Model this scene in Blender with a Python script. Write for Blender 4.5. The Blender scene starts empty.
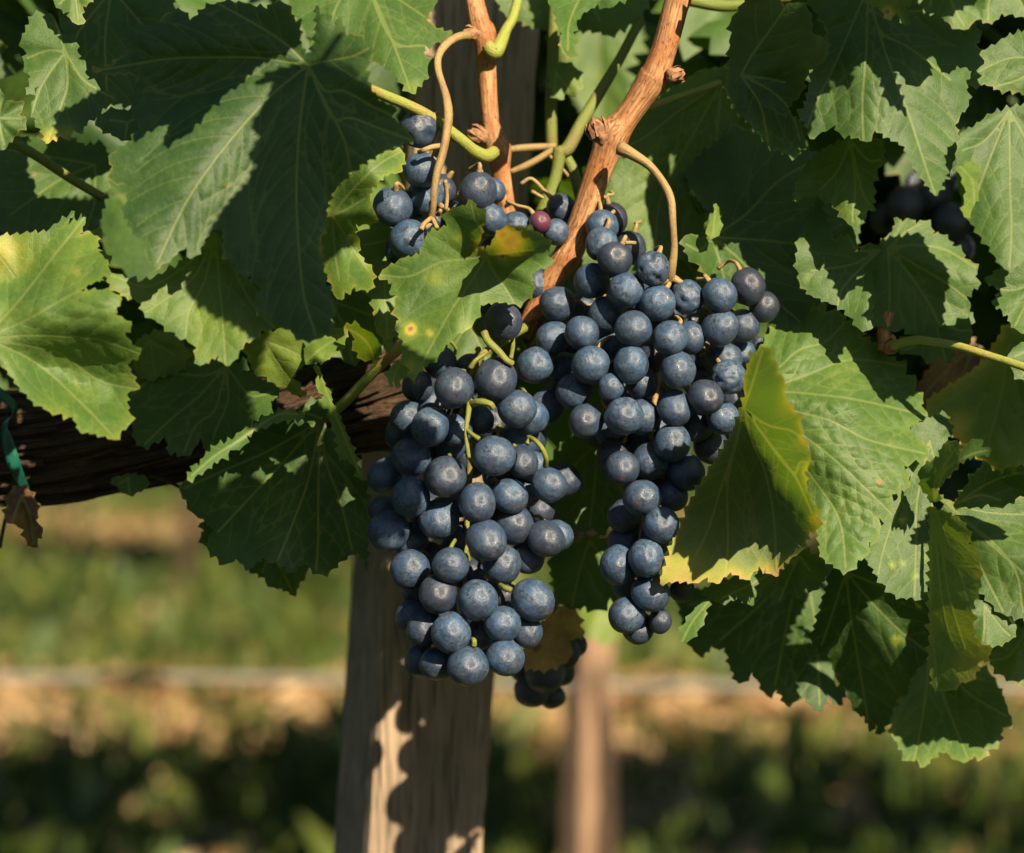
import bpy, bmesh, math, random
import numpy as np
from mathutils import Vector, Matrix, noise as mnoise
from mathutils.geometry import delaunay_2d_cdt

random.seed(7)
rng = np.random.default_rng(7)
SC = bpy.context.scene
COL = SC.collection
R = math.radians

# ---------------------------------------------------------------- camera
W, H = 1024, 853
LENS = 85.0
F = W * LENS / 36.0
PITCH = R(2.27)
CAM = np.array([0.0, 0.0, 0.95])
FWD = np.array([0, math.cos(PITCH), -math.sin(PITCH)])
UP = np.array([0, math.sin(PITCH), math.cos(PITCH)])
cd = bpy.data.cameras.new('camera')
cd.lens = LENS
cd.sensor_width = 36
cd.clip_start = 0.05
cd.clip_end = 500
cd.dof.use_dof = True
cd.dof.focus_distance = 1.075
cd.dof.aperture_fstop = 5.6
cam = bpy.data.objects.new('camera', cd)
cam.location = CAM
cam.rotation_euler = (R(90) - PITCH, 0, 0)
COL.objects.link(cam)
SC.camera = cam

# ---------------------------------------------------------------- light
SUN_AZ, SUN_EL = R(29), R(33.5)          # to the right of the camera's back, and up
SDIR = np.array([math.sin(SUN_AZ) * math.cos(SUN_EL), -math.cos(SUN_AZ) * math.cos(SUN_EL), math.sin(SUN_EL)])
wd = bpy.data.worlds.new('World')
SC.world = wd
wd.use_nodes = True
nt = wd.node_tree
bg = nt.nodes['Background']
sky = nt.nodes.new('ShaderNodeTexSky')
sky.sky_type = 'NISHITA'
sky.sun_disc = False
sky.air_density = 0.55
sky.dust_density = 0.6
sky.sun_elevation = SUN_EL
sky.sun_rotation = math.pi - SUN_AZ
nt.links.new(sky.outputs[0], bg.inputs[0])
bg.inputs[1].default_value = 0.05
sd = bpy.data.lights.new('sun', 'SUN')
sd.energy = 5.0
sd.angle = R(0.5)
sd.color = (1.0, 0.83, 0.58)
so = bpy.data.objects.new('sun', sd)
so.rotation_euler = Vector(SDIR).to_track_quat('Z', 'Y').to_euler()
COL.objects.link(so)
SC.view_settings.view_transform = 'Standard'
SC.view_settings.look = 'None'
SC.view_settings.exposure = 1.42
SC.view_settings.gamma = 1.0
SC.view_settings.use_curve_mapping = False
SC.cycles.max_bounces = 8
SC.cycles.transmission_bounces = 6


# ---------------------------------------------------------------- helpers
def P(px, py, d):
    """the point at depth d (metres along the view axis) seen at a place of the picture"""
    px = np.asarray(px, float); py = np.asarray(py, float); d = np.asarray(d, float)
    a = (px - W / 2) / F; b = -(py - H / 2) / F
    out = np.empty(np.broadcast(px, py, d).shape + (3,))
    out[..., 0] = CAM[0] + d * a
    out[..., 1] = CAM[1] + d * (FWD[1] + UP[1] * b)
    out[..., 2] = CAM[2] + d * (FWD[2] + UP[2] * b)
    return out


def proj(p):
    q = np.asarray(p) - CAM
    d = q @ FWD
    return W / 2 + F * q[..., 0] / d, H / 2 - F * (q @ UP) / d, d


def pts(s):
    return [tuple(float(v) for v in t.split(',')) for t in s.split()]


def tag(o, label=None, cat=None, group=None, kind=None):
    if label: o['label'] = label
    if cat: o['category'] = cat
    if group: o['group'] = group
    if kind: o['kind'] = kind
    return o


def link(name, me, parent=None):
    o = bpy.data.objects.new(name, me)
    COL.objects.link(o)
    if parent is not None:
        o.parent = parent
        if me is not None:
            bpy_keep(o, parent)
    return o


def bpy_keep(o, parent):
    # every parent sits unrotated and unscaled, so the inverse is a plain shift
    o.matrix_parent_inverse = parent.matrix_basis.inverted() if parent.parent is None else \
        (parent.parent.matrix_basis @ parent.matrix_parent_inverse @ parent.matrix_basis).inverted()


def empty(name, loc):
    o = bpy.data.objects.new(name, None)
    o.empty_display_size = 0.02
    o.location = loc
    COL.objects.link(o)
    return o


def mesh(name, V, Fc, mat, smooth=True, attrs=None):
    me = bpy.data.meshes.new(name)
    V = np.asarray(V, float)
    if isinstance(Fc, np.ndarray):
        n, k = Fc.shape
        me.vertices.add(len(V)); me.vertices.foreach_set('co', V.ravel())
        me.loops.add(n * k); me.loops.foreach_set('vertex_index', Fc.ravel().astype(np.int32))
        me.polygons.add(n)
        me.polygons.foreach_set('loop_start', np.arange(0, n * k, k, dtype=np.int32))
        me.polygons.foreach_set('loop_total', np.full(n, k, dtype=np.int32))
        me.update(calc_edges=True)
        me.validate()
    else:
        me.from_pydata([tuple(v) for v in V], [], Fc)
    if smooth:
        me.polygons.foreach_set('use_smooth', np.ones(len(me.polygons), dtype=bool))
    for k, a in (attrs or {}).items():
        a = np.asarray(a, dtype=np.float32)
        if a.ndim == 1:
            at = me.attributes.new(k, 'FLOAT', 'POINT'); at.data.foreach_set('value', a)
        else:
            at = me.attributes.new(k, 'FLOAT_VECTOR', 'POINT'); at.data.foreach_set('vector', a.ravel())
    if mat: me.materials.append(mat)
    return me


def spline(p, n):
    """Catmull-Rom through rows of p (any width), n samples per span"""
    p = np.asarray(p, float)
    if len(p) < 3:
        t = np.linspace(0, 1, n * (len(p) - 1) + 1)[:, None]
        return p[0] * (1 - t) + p[-1] * t
    q = np.vstack([2 * p[0] - p[1], p, 2 * p[-1] - p[-2]])
    out = []
    for i in range(1, len(q) - 2):
        t = np.linspace(0, 1, n, endpoint=False)[:, None]
        a, b, c, d = q[i - 1], q[i], q[i + 1], q[i + 2]
        out.append(0.5 * (2 * b + (c - a) * t + (2 * a - 5 * b + 4 * c - d) * t ** 2 + (3 * b - a - 3 * c + d) * t ** 3))
    out.append(p[-1:])
    return np.vstack(out)


def tube_data(path, sides=12, n=6, rough=0.0, flat=1.0, seed=0):
    """path rows: x, y, z, radius -> verts, faces, tube coordinates (around, along)"""
    c = spline(path, n)
    ctr, rad = c[:, :3], np.maximum(c[:, 3], 1e-4)
    m = len(ctr)
    tan = np.gradient(ctr, axis=0)
    tan /= np.linalg.norm(tan, axis=1)[:, None] + 1e-12
    ref = np.array([0.0, -1.0, 0.15])
    if abs(tan[0] @ ref) > 0.9: ref = np.array([1.0, 0, 0])
    V, T = [], []
    acc = 0
    nrm = np.cross(tan[0], ref); nrm /= np.linalg.norm(nrm)
    r = np.random.default_rng(seed)
    ph = r.uniform(0, 6.28, 6)
    for i in range(m):
        nrm = nrm - tan[i] * (nrm @ tan[i]); nrm /= np.linalg.norm(nrm)
        bi = np.cross(tan[i], nrm)
        if i: acc += np.linalg.norm(ctr[i] - ctr[i - 1])
        a = np.arange(sides) / sides * 2 * math.pi
        k = 1 + rough * (np.sin(3 * a + ph[0] + acc * 40) * .5 + np.sin(5 * a + ph[1] - acc * 90) * .35 + np.sin(9 * a + ph[2] + 130 * acc) * .25
                         + .5 * math.sin(acc * 210 + ph[3]))
        V.append(ctr[i] + rad[i] * k[:, None] * (np.cos(a)[:, None] * nrm + flat * np.sin(a)[:, None] * bi))
        T.append(np.stack([np.cos(a) * rad[i], np.sin(a) * rad[i], np.full(sides, acc)], 1))
    V = np.vstack(V + [ctr[:1], ctr[-1:]]); T = np.vstack(T + [[[0, 0, 0]], [[0, 0, acc]]])
    Fc = []
    for i in range(m - 1):
        for j in range(sides):
            k = (j + 1) % sides
            Fc.append((i * sides + j, i * sides + k, (i + 1) * sides + k, (i + 1) * sides + j))
    for j in range(sides):
        k = (j + 1) % sides
        Fc.append((m * sides, k, j)); Fc.append((m * sides + 1, (m - 1) * sides + j, (m - 1) * sides + k))
    return V, Fc, T


def tube(name, paths, mat, parent=None, **kw):
    Vs, Fs, Ts, off = [], [], [], 0
    for i, p in enumerate(paths):
        V, Fc, T = tube_data(p, seed=kw.pop('seed', 0) + i if 'seed' in kw else i, **kw)
        Vs.append(V); Ts.append(T); Fs += [tuple(v + off for v in f) for f in Fc]; off += len(V)
    return link(name, mesh(name, np.vstack(Vs), Fs, mat, attrs={'tubeco': np.vstack(Ts)}), parent)


def pxpath(s, d, r, d2=None):
    """'x,y x,y' + depth + radius in pixels (numbers or lists) -> rows x, y, z, radius"""
    q = np.array(pts(s))
    n = len(q)
    d = np.array(d if isinstance(d, (list, tuple)) else np.linspace(d, d if d2 is None else d2, n), float)
    r = np.array(r if isinstance(r, (list, tuple)) else [r] * n, float)
    return np.hstack([P(q[:, 0], q[:, 1], d), (r * d / F)[:, None]])


# ---------------------------------------------------------------- node materials
class N:
    def __init__(s, name):
        s.m = bpy.data.materials.new(name); s.m.use_nodes = True
        s.t = s.m.node_tree; s.t.nodes.clear()
        s.out = s.n('OutputMaterial')

    def n(s, typ, **kw):
        x = s.t.nodes.new('ShaderNode' + typ)
        for k, v in kw.items(): setattr(x, k, v)
        return x

    def l(s, a, b):
        s.t.links.new(a, b)

    def put(s, sock, v):
        if hasattr(v, 'is_output') or isinstance(v, bpy.types.NodeSocket): s.l(v, sock)
        else: sock.default_value = v

    def math(s, op, a, b=0.0, c=None, clamp=False):
        x = s.n('Math', operation=op); x.use_clamp = clamp
        s.put(x.inputs[0], a); s.put(x.inputs[1], b)
        if c is not None: s.put(x.inputs[2], c)
        return x.outputs[0]

    def step(s, v, lo, hi, a=0.0, b=1.0):
        x = s.n('MapRange', interpolation_type='SMOOTHSTEP')
        s.put(x.inputs[0], v)
        for i, k in ((1, lo), (2, hi), (3, a), (4, b)): s.put(x.inputs[i], k)
        return x.outputs[0]

    def mix(s, f, a, b, typ='MIX'):
        x = s.n('Mix', data_type='RGBA', blend_type=typ)
        s.put(x.inputs[0], f)
        for i, v in ((6, a), (7, b)):
            s.put(x.inputs[i], v + (1,) if isinstance(v, tuple) and len(v) == 3 else v)
        return x.outputs[2]

    def noise(s, vec, scale, detail=3, rough=.55, dist=0.0):
        x = s.n('TexNoise')
        if vec is not None: s.l(vec, x.inputs['Vector'])
        x.inputs['Scale'].default_value = scale; x.inputs['Detail'].default_value = detail
        x.inputs['Roughness'].default_value = rough; x.inputs['Distortion'].default_value = dist
        return x.outputs[0]

    def vmul(s, vec, v):
        x = s.n('VectorMath', operation='MULTIPLY'); s.l(vec, x.inputs[0]); s.put(x.inputs[1], v); return x.outputs[0]

    def vadd(s, vec, v):
        x = s.n('VectorMath', operation='ADD'); s.l(vec, x.inputs[0]); s.put(x.inputs[1], v); return x.outputs[0]

    def ramp(s, f, stops):
        x = s.n('ValToRGB'); s.put(x.inputs[0], f)
        e = x.color_ramp.elements
        while len(e) < len(stops): e.new(0.5)
        for i, (p, c) in enumerate(stops): e[i].position = p; e[i].color = tuple(c) + (1,)
        return x.outputs[0]

    def attr(s, name, vec=False):
        x = s.n('Attribute', attribute_name=name)
        return x.outputs['Vector' if vec else 'Fac']

    def bump(s, h, strength, dist, normal=None):
        x = s.n('Bump'); s.l(h, x.inputs['Height'])
        x.inputs['Strength'].default_value = strength; x.inputs['Distance'].default_value = dist
        if normal is not None: s.l(normal, x.inputs['Normal'])
        return x.outputs[0]

    def bsdf(s, col, rough=.5, spec=.5, normal=None, **kw):
        b = s.n('BsdfPrincipled')
        s.put(b.inputs['Base Color'], col + (1,) if isinstance(col, tuple) else col)
        s.put(b.inputs['Roughness'], rough); s.put(b.inputs['Specular IOR Level'], spec)
        if normal is not None: s.l(normal, b.inputs['Normal'])
        for k, v in kw.items(): s.put(b.inputs[k.replace('_', ' ')], v)
        return b.outputs[0]

    def done(s, sh):
        s.l(sh, s.out.inputs['Surface']); return s.m


def leaf_material():
    k = N('vine_leaf')
    co = k.attr('leafco', True); v1 = k.attr('vein_main'); v2 = k.attr('vein_side'); mg = k.attr('margin'); age = k.attr('age')
    geo = k.n('NewGeometry'); back = geo.outputs['Backfacing']
    n1 = k.noise(co, 60, 3); n2 = k.noise(co, 420, 3); n3 = k.noise(co, 1700, 2)
    vor = k.n('TexVoronoi', feature='DISTANCE_TO_EDGE'); k.l(k.vadd(co, (.3, .1, .7)), vor.inputs['Vector']); vor.inputs['Scale'].default_value = 330
    net = k.step(vor.outputs[0], 0.0, .12, 1, 0)
    spots = k.n('TexVoronoi'); k.l(co, spots.inputs['Vector']); spots.inputs['Scale'].default_value = 42
    sp = k.math('MULTIPLY', k.step(spots.outputs['Distance'], .035, .06, 1, 0), k.step(n1, .46, .52))
    halo = k.math('MULTIPLY', k.step(spots.outputs['Distance'], .04, .17, 1, 0), k.step(n1, .5, .56))
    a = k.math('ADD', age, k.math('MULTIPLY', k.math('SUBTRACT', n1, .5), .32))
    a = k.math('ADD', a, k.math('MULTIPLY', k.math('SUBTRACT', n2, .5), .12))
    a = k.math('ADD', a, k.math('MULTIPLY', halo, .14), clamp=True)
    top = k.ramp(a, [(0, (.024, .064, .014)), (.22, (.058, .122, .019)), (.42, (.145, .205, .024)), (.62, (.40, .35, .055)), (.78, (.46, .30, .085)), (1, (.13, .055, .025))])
    und = k.ramp(a, [(0, (.085, .125, .055)), (.3, (.135, .185, .06)), (.55, (.27, .27, .05)), (.75, (.38, .26, .09)), (1, (.16, .075, .035))])
    tra = k.ramp(a, [(0, (.070, .150, .010)), (.3, (.13, .23, .012)), (.5, (.32, .36, .012)), (.7, (.55, .36, .03)), (1, (.12, .04, .012))])
    m1 = k.step(v1, .4, 2.0, 1, 0); m2 = k.step(v2, .15, 1.1, 1, 0)
    vein = k.math('MAXIMUM', k.math('MULTIPLY', m1, .62), k.math('MULTIPLY', m2, .25))
    vein = k.math('MAXIMUM', vein, k.math('MULTIPLY', net, .035))
    top = k.mix(vein, top, (.17, .215, .06)); und = k.mix(vein, und, (.27, .28, .11)); tra = k.mix(k.math('MULTIPLY', vein, .75), tra, (.42, .44, .05))
    # a thin pale margin with burnt teeth
    e = k.math('MULTIPLY', k.step(mg, .3, 2.0, 1, 0), k.step(n1, .48, .68))
    top = k.mix(k.math('MULTIPLY', e, .6), top, (.26, .20, .05)); tra = k.mix(k.math('MULTIPLY', e, .6), tra, (.5, .36, .03))
    dust = k.math('MULTIPLY', k.step(n2, .44, .75), .08)
    top = k.mix(k.math('MULTIPLY', k.step(n3, .5, .7), .22), top, (.03, .06, .015)); und = k.mix(k.math('MULTIPLY', k.step(n3, .5, .7), .15), und, (.05, .08, .03))
    top = k.mix(dust, top, (.20, .225, .15))
    top = k.mix(k.math('MULTIPLY', sp, .8), top, (.28, .13, .075)); und = k.mix(k.math('MULTIPLY', sp, .8), und, (.28, .14, .07)); tra = k.mix(sp, tra, (.08, .03, .01))
    col = k.mix(back, top, und)
    h = k.math('ADD', k.math('MULTIPLY', n2, .55), k.math('MULTIPLY', n3, .22))
    h = k.math('SUBTRACT', h, k.math('MULTIPLY', net, .09))
    h = k.math('SUBTRACT', h, k.math('MULTIPLY', vein, .5))
    nb = k.bump(h, .55, .0007)
    ro = k.math('ADD', k.math('MULTIPLY', n2, .2), k.math('ADD', .48, k.math('MULTIPLY', back, .15)))
    s = k.bsdf(col, ro, k.math('SUBTRACT', .46, k.math('MULTIPLY', back, .2)), nb)
    t = k.n('BsdfTranslucent'); k.l(tra, t.inputs[0]); k.l(nb, t.inputs['Normal'])
    mx = k.n('MixShader'); mx.inputs[0].default_value = .36; k.l(s, mx.inputs[1]); k.l(t.outputs[0], mx.inputs[2])
    return k.done(mx.outputs[0])


def grape_material():
    k = N('grape_skin')
    oi = k.n('ObjectInfo'); tc = k.n('TexCoord').outputs['Object']
    off = k.n('CombineXYZ'); r = oi.outputs['Random']
    k.l(k.math('MULTIPLY', r, 37.0), off.inputs[0]); k.l(k.math('MULTIPLY', r, 91.0), off.inputs[1])
    co = k.vadd(tc, off.outputs[0])
    sc = k.n('SeparateColor'); k.l(oi.outputs['Color'], sc.inputs[0]); bloom, red = sc.outputs[0], sc.outputs[1]
    n1 = k.noise(co, 1.5, 4, .62, .4); n2 = k.noise(co, 6.5, 5, .7, .6); n3 = k.noise(co, 30, 3, .7); n4 = k.noise(k.vmul(co, (1, 1, .35)), 3.2, 5, .7, 1.2)
    sep0 = k.n('SeparateXYZ'); k.l(tc, sep0.inputs[0])
    rub = k.step(n2, .50, .62); rub = k.math('MULTIPLY', rub, k.step(n1, .42, .58))
    scr = k.math('MULTIPLY', k.step(n4, .56, .61), k.step(n1, .40, .52))
    rub = k.math('MAXIMUM', rub, k.math('MULTIPLY', scr, .75))
    grain = k.math('MULTIPLY', k.step(n3, .36, .62, .84, 1.0), k.step(k.noise(co, 2.3, 5, .7, .8), .38, .60, .50, 1.0))
    face = k.math('MULTIPLY', k.step(sep0.outputs[2], -.45, -.95, 0, 1), k.step(n2, .36, .56))
    rub = k.math('MAXIMUM', rub, k.math('MULTIPLY', face, .62))
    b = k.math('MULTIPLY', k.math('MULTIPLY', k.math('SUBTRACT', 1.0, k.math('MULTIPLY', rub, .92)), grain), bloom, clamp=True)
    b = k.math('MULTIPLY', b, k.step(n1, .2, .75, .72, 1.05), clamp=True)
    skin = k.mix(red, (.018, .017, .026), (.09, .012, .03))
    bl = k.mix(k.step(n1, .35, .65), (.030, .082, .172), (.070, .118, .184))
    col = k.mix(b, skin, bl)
    # the small scar of the flower at the tip, and dust specks
    sep = k.n('SeparateXYZ'); k.l(tc, sep.inputs[0])
    rr = k.math('SQRT', k.math('ADD', k.math('POWER', sep.outputs[0], 2.0), k.math('POWER', sep.outputs[1], 2.0)))
    low = k.step(sep.outputs[2], -.6, -.7, 0, 1)
    some = k.step(oi.outputs['Random'], .60, .62, 0, 1); low = k.math('MULTIPLY', low, some)
    dot = k.math('MULTIPLY', k.step(rr, .03, .06, 1, 0), low)
    ring = k.math('MULTIPLY', k.step(rr, .08, .26, 1, 0), low)
    col = k.mix(k.math('MULTIPLY', ring, .45), col, (.075, .055, .05)); col = k.mix(dot, col, (.10, .06, .04))
    vo = k.n('TexVoronoi'); k.l(co, vo.inputs['Vector']); vo.inputs['Scale'].default_value = 7
    spk = k.math('MULTIPLY', k.step(vo.outputs['Distance'], .05, .075, 1, 0), k.step(n1, .5, .58))
    col = k.mix(k.math('MULTIPLY', spk, .8), col, (.045, .03, .03))
    ro = k.math('SUBTRACT', .36, k.math('MULTIPLY', b, -.12))
    ro = k.math('SUBTRACT', ro, k.math('MULTIPLY', rub, .10))
    h = k.math('ADD', k.math('MULTIPLY', n2, .5), k.math('MULTIPLY', n3, .14))
    h = k.math('SUBTRACT', h, k.math('MULTIPLY', dot, .9))
    nb = k.bump(h, .22, .12)
    return k.done(k.bsdf(col, ro, .5, nb))


def bark_material(name, c0, c1, c2, stretch=30, spots=.5, bump=.6, dist=.002):
    k = N(name)
    co = k.attr('tubeco', True)
    s1 = k.noise(k.vmul(co, (1, 1, .06)), 900 if stretch else 300, 4, .6)
    s2 = k.noise(co, 60, 3); s3 = k.noise(k.vmul(co, (1, 1, .45)), 700, 3, .65); s4 = k.noise(k.vmul(co, (1, 1, .12)), 260, 4, .65)
    col = k.mix(k.step(s1, .35, .68), c0, c1)
    col = k.mix(k.step(s2, .42, .62), col, c2)
    col = k.mix(k.math('MULTIPLY', k.step(s3, .55, .62), spots), col, (.035, .016, .008))
    col = k.mix(k.math('MULTIPLY', k.step(s4, .55, .72), .5), col, (.06, .026, .012))
    h = k.math('ADD', s1, k.math('MULTIPLY', s4, .8))
    return k.done(k.bsdf(col, .62, .3, k.bump(h, bump, dist)))


def green_stem_material(name, c0, c1, c2):
    k = N(name)
    co = k.attr('tubeco', True)
    s1 = k.noise(k.vmul(co, (1, 1, .1)), 700, 3); s2 = k.noise(co, 45, 3)
    col = k.mix(s1, c0, c1); col = k.mix(k.step(s2, .45, .66), col, c2)
    s3 = k.noise(k.vmul(co, (1, 1, .5)), 1500, 3, .7)
    col = k.mix(k.math('MULTIPLY', k.step(s3, .56, .66), .6), col, (.12, .065, .03))
    s = k.bsdf(col, .55, .3, k.bump(k.math('ADD', s1, s3), .6, .0008))
    return k.done(s)


def post_material(name, c0, c1, c2):
    k = N(name)
    tc = k.n('TexCoord').outputs['Object']
    g1 = k.noise(k.vmul(tc, (1, 1, .035)), 420, 5, .65, .3); g2 = k.noise(k.vmul(tc, (1, 1, .10)), 60, 4); g3 = k.noise(tc, 18, 3); g4 = k.noise(k.vmul(tc, (1, 1, .015)), 900, 2)
    col = k.mix(k.step(g1, .3, .7), c0, c1); col = k.mix(k.step(g2, .42, .66), col, c2)
    col = k.mix(k.math('MULTIPLY', k.step(g4, .57, .66), .8), col, (.05, .035, .025))
    col = k.mix(k.math('MULTIPLY', k.step(g3, .5, .7), .4), col, (.10, .085, .065))
    h = k.math('SUBTRACT', g1, k.math('MULTIPLY', k.step(g4, .57, .66), 1.1))
    return k.done(k.bsdf(col, .78, .2, k.bump(h, .7, .0018)))


def simple(name, col, rough=.6, spec=.3, var=.35, scale=40, dark=None):
    k = N(name)
    tc = k.n('TexCoord').outputs['Object']
    n = k.noise(tc, scale, 4)
    c = k.mix(k.step(n, .3, .7), dark or tuple(v * (1 - var) for v in col), col)
    return k.done(k.bsdf(c, rough, spec, k.bump(n, .3, .002)))


def ground_material():
    k = N('vineyard_ground')
    tc = k.n('TexCoord').outputs['Object']
    n1 = k.noise(tc, .9, 5, .6); n2 = k.noise(tc, 9, 5, .7); n3 = k.noise(tc, 70, 3, .7)
    grass = k.mix(k.step(n2, .3, .7), (.016, .036, .009), (.052, .080, .016))
    soil = k.mix(k.step(n2, .35, .7), (.24, .15, .08), (.46, .32, .18))
    sp = k.n('SeparateXYZ'); k.l(tc, sp.inputs[0])
    wob = k.math('MULTIPLY', k.math('SUBTRACT', n1, .5), 1.1)
    y = k.math('ADD', sp.outputs[1], wob)
    strip = k.math('MAXIMUM', k.step(k.math('ABSOLUTE', k.math('SUBTRACT', y, 5.95)), .2, .6, 1, 0), k.step(k.math('ABSOLUTE', k.math('SUBTRACT', y, 11.2)), .4, .9, 1, 0))
    col = k.mix(k.math('MAXIMUM', strip, k.step(n1, .58, .7)), grass, soil)
    col = k.mix(k.math('MULTIPLY', k.step(n3, .5, .75), .5), col, (.06, .05, .03))
    return k.done(k.bsdf(col, .9, .1, k.bump(k.math('ADD', n2, n3), .6, .03)))


def blade_material(name, stops):
    k = N(name)
    a = k.attr('tone')
    col = k.ramp(a, stops)
    s = k.bsdf(col, .55, .3)
    t = k.n('BsdfTranslucent'); k.l(k.mix(.5, col, (.16, .22, .02)), t.inputs[0])
    mx = k.n('MixShader'); mx.inputs[0].default_value = .3; k.l(s, mx.inputs[1]); k.l(t.outputs[0], mx.inputs[2])
    return k.done(mx.outputs[0])


M_LEAF = leaf_material()
M_GRAPE = grape_material()
M_CANE = bark_material('cane_bark', (.23, .10, .042), (.44, .245, .115), (.30, .12, .046), spots=.55, bump=.5, dist=.0012)
M_CORDON = bark_material('old_vine_bark', (.030, .020, .013), (.145, .088, .052), (.06, .037, .022), spots=.8, bump=1.0, dist=.006)
M_BUD = simple('dry_bud', (.33, .17, .09), .8, .2, .6, 300)
M_STALK = green_stem_material('green_stalk', (.10, .125, .024), (.17, .18, .036), (.16, .10, .035))
M_PEDUNCLE = green_stem_material('tan_stalk', (.22, .155, .062), (.28, .20, .085), (.17, .10, .045))
M_PETIOLE = green_stem_material('leaf_stalk', (.16, .20, .035), (.24, .26, .05), (.24, .17, .05))
M_DARKPET = green_stem_material('shaded_leaf_stalk', (.095, .13, .024), (.13, .16, .03), (.13, .11, .03))  # darkened copy of the leaf stalk, shade put into its colour
M_POST = post_material('weathered_post', (.17, .125, .088), (.33, .25, .175), (.24, .18, .125))
M_POST2 = post_material('brown_post', (.20, .125, .078), (.31, .20, .13), (.24, .15, .095))
M_HOSE = simple('drip_hose', (.185, .175, .145), .55, .4, .3, 15)
M_TIE = simple('green_tie', (.008, .085, .062), .35, .5, .35, 120)
M_GROUND = ground_material()
M_GRASS = blade_material('grass_blades', [(0, (.014, .038, .008)), (.5, (.045, .078, .013)), (.8, (.13, .15, .03)), (1, (.28, .23, .09))])
M_DRY = blade_material('fallen_leaf', [(0, (.22, .115, .05)), (.5, (.45, .28, .135)), (1, (.58, .42, .23))])
M_FOLI = M_LEAF


# ---------------------------------------------------------------- leaves
def inside(poly, q):
    x, y = q[:, 0], q[:, 1]
    c = np.zeros(len(q), bool)
    n = len(poly)
    for i in range(n):
        x1, y1 = poly[i]; x2, y2 = poly[(i + 1) % n]
        if y1 == y2: continue
        m = ((y1 > y) != (y2 > y)) & (x < (x2 - x1) * (y - y1) / (y2 - y1) + x1)
        c ^= m
    return c


def segdist(q, segs):
    if not len(segs): return np.full(len(q), 99.0)
    s = np.asarray(segs, float)
    best = np.full(len(q), 1e9)
    for x1, y1, x2, y2 in s:
        dx, dy = x2 - x1, y2 - y1
        t = np.clip(((q[:, 0] - x1) * dx + (q[:, 1] - y1) * dy) / (dx * dx + dy * dy + 1e-9), 0, 1)
        best = np.minimum(best, np.hypot(q[:, 0] - x1 - t * dx, q[:, 1] - y1 - t * dy))
    return best


def serrate(poly, r, step=10.5, amp=.16):
    """between the traced teeth every longer stretch of margin gets small teeth of its own"""
    p = np.array(poly, float)
    area = .5 * np.sum(p[:, 0] * np.roll(p[:, 1], -1) - np.roll(p[:, 0], -1) * p[:, 1])
    sg = 1 if area > 0 else -1
    out = []
    for i in range(len(p)):
        a, b = p[i], p[(i + 1) % len(p)]
        L = np.hypot(*(b - a))
        out.append(a)
        if L < 7: continue
        nrm = np.array([b[1] - a[1], a[0] - b[0]]) / L * sg
        n = max(1, int(round(L / step)))
        for j in range(n):
            t0 = j / n
            k = r.uniform(.25, 1.6)
            seg = L / n
            out.append(a + (b - a) * (t0 + .36 / n) + nrm * seg * amp * .45 * k)
            out.append(a + (b - a) * (t0 + .74 / n) + nrm * seg * amp * 1.7 * k)
            if j < n - 1: out.append(a + (b - a) * (t0 + .97 / n) - nrm * seg * amp * .55)
    return np.array(out)


def rbf(ctrl):
    c = np.array(ctrl, float)
    q, v = c[:, :2] / 100, c[:, 2]
    n = len(q)
    D = np.sqrt(((q[:, None] - q[None]) ** 2).sum(-1) + .004)
    A = np.zeros((n + 3, n + 3))
    A[:n, :n] = D; A[:n, n] = 1; A[:n, n + 1:] = q
    A[n, :n] = 1; A[n + 1:, :n] = q.T
    w = np.linalg.lstsq(A, np.concatenate([v, [0, 0, 0]]), rcond=None)[0]

    def f(x, y):
        x = np.asarray(x, float) / 100; y = np.asarray(y, float) / 100
        d = np.sqrt((x[..., None] - q[:, 0]) ** 2 + (y[..., None] - q[:, 1]) ** 2 + .004)
        return d @ w[:n] + w[n] + x * w[n + 1] + y * w[n + 2]
    return f


LEAF_N = [0]


def leaf_depth(J, d=1.08, tx=0.0, ty=-.012, cup=0.0, ctrl=None, wav=.0025, seed=0, fold=None, **_):
    """depth over the picture plane: a tilted, cupped, gently rippled sheet, or a sheet through given points"""
    r = np.random.default_rng(seed + 100)
    ph = r.uniform(0, 6.28, 6); a0 = r.uniform(0, 6.28)
    base = rbf(ctrl) if ctrl else None

    def f(x, y):
        x = np.asarray(x, float); y = np.asarray(y, float)
        u, v = (x - J[0]) / 100, (y - J[1]) / 100
        z = base(x, y) if base else d + tx * u + ty * v
        rr = np.hypot(u, v)
        z = z + cup * rr ** 2
        if fold:
            ax, ay, amt = fold
            n = math.hypot(ax, ay)
            z = z + amt * np.abs((u * ay - v * ax) / n)
        th = np.arctan2(v, u)
        z = z + wav * np.minimum(rr * 1.4, 1.6) * (np.sin(5 * th + ph[0]) * .8 + np.sin(8 * th + ph[1] + rr * 2) * .45)
        z = z + wav * .5 * np.sin(u * 4.1 + ph[2] + math.sin(a0)) * np.sin(v * 4.7 + ph[3])
        return z
    return f


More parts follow.
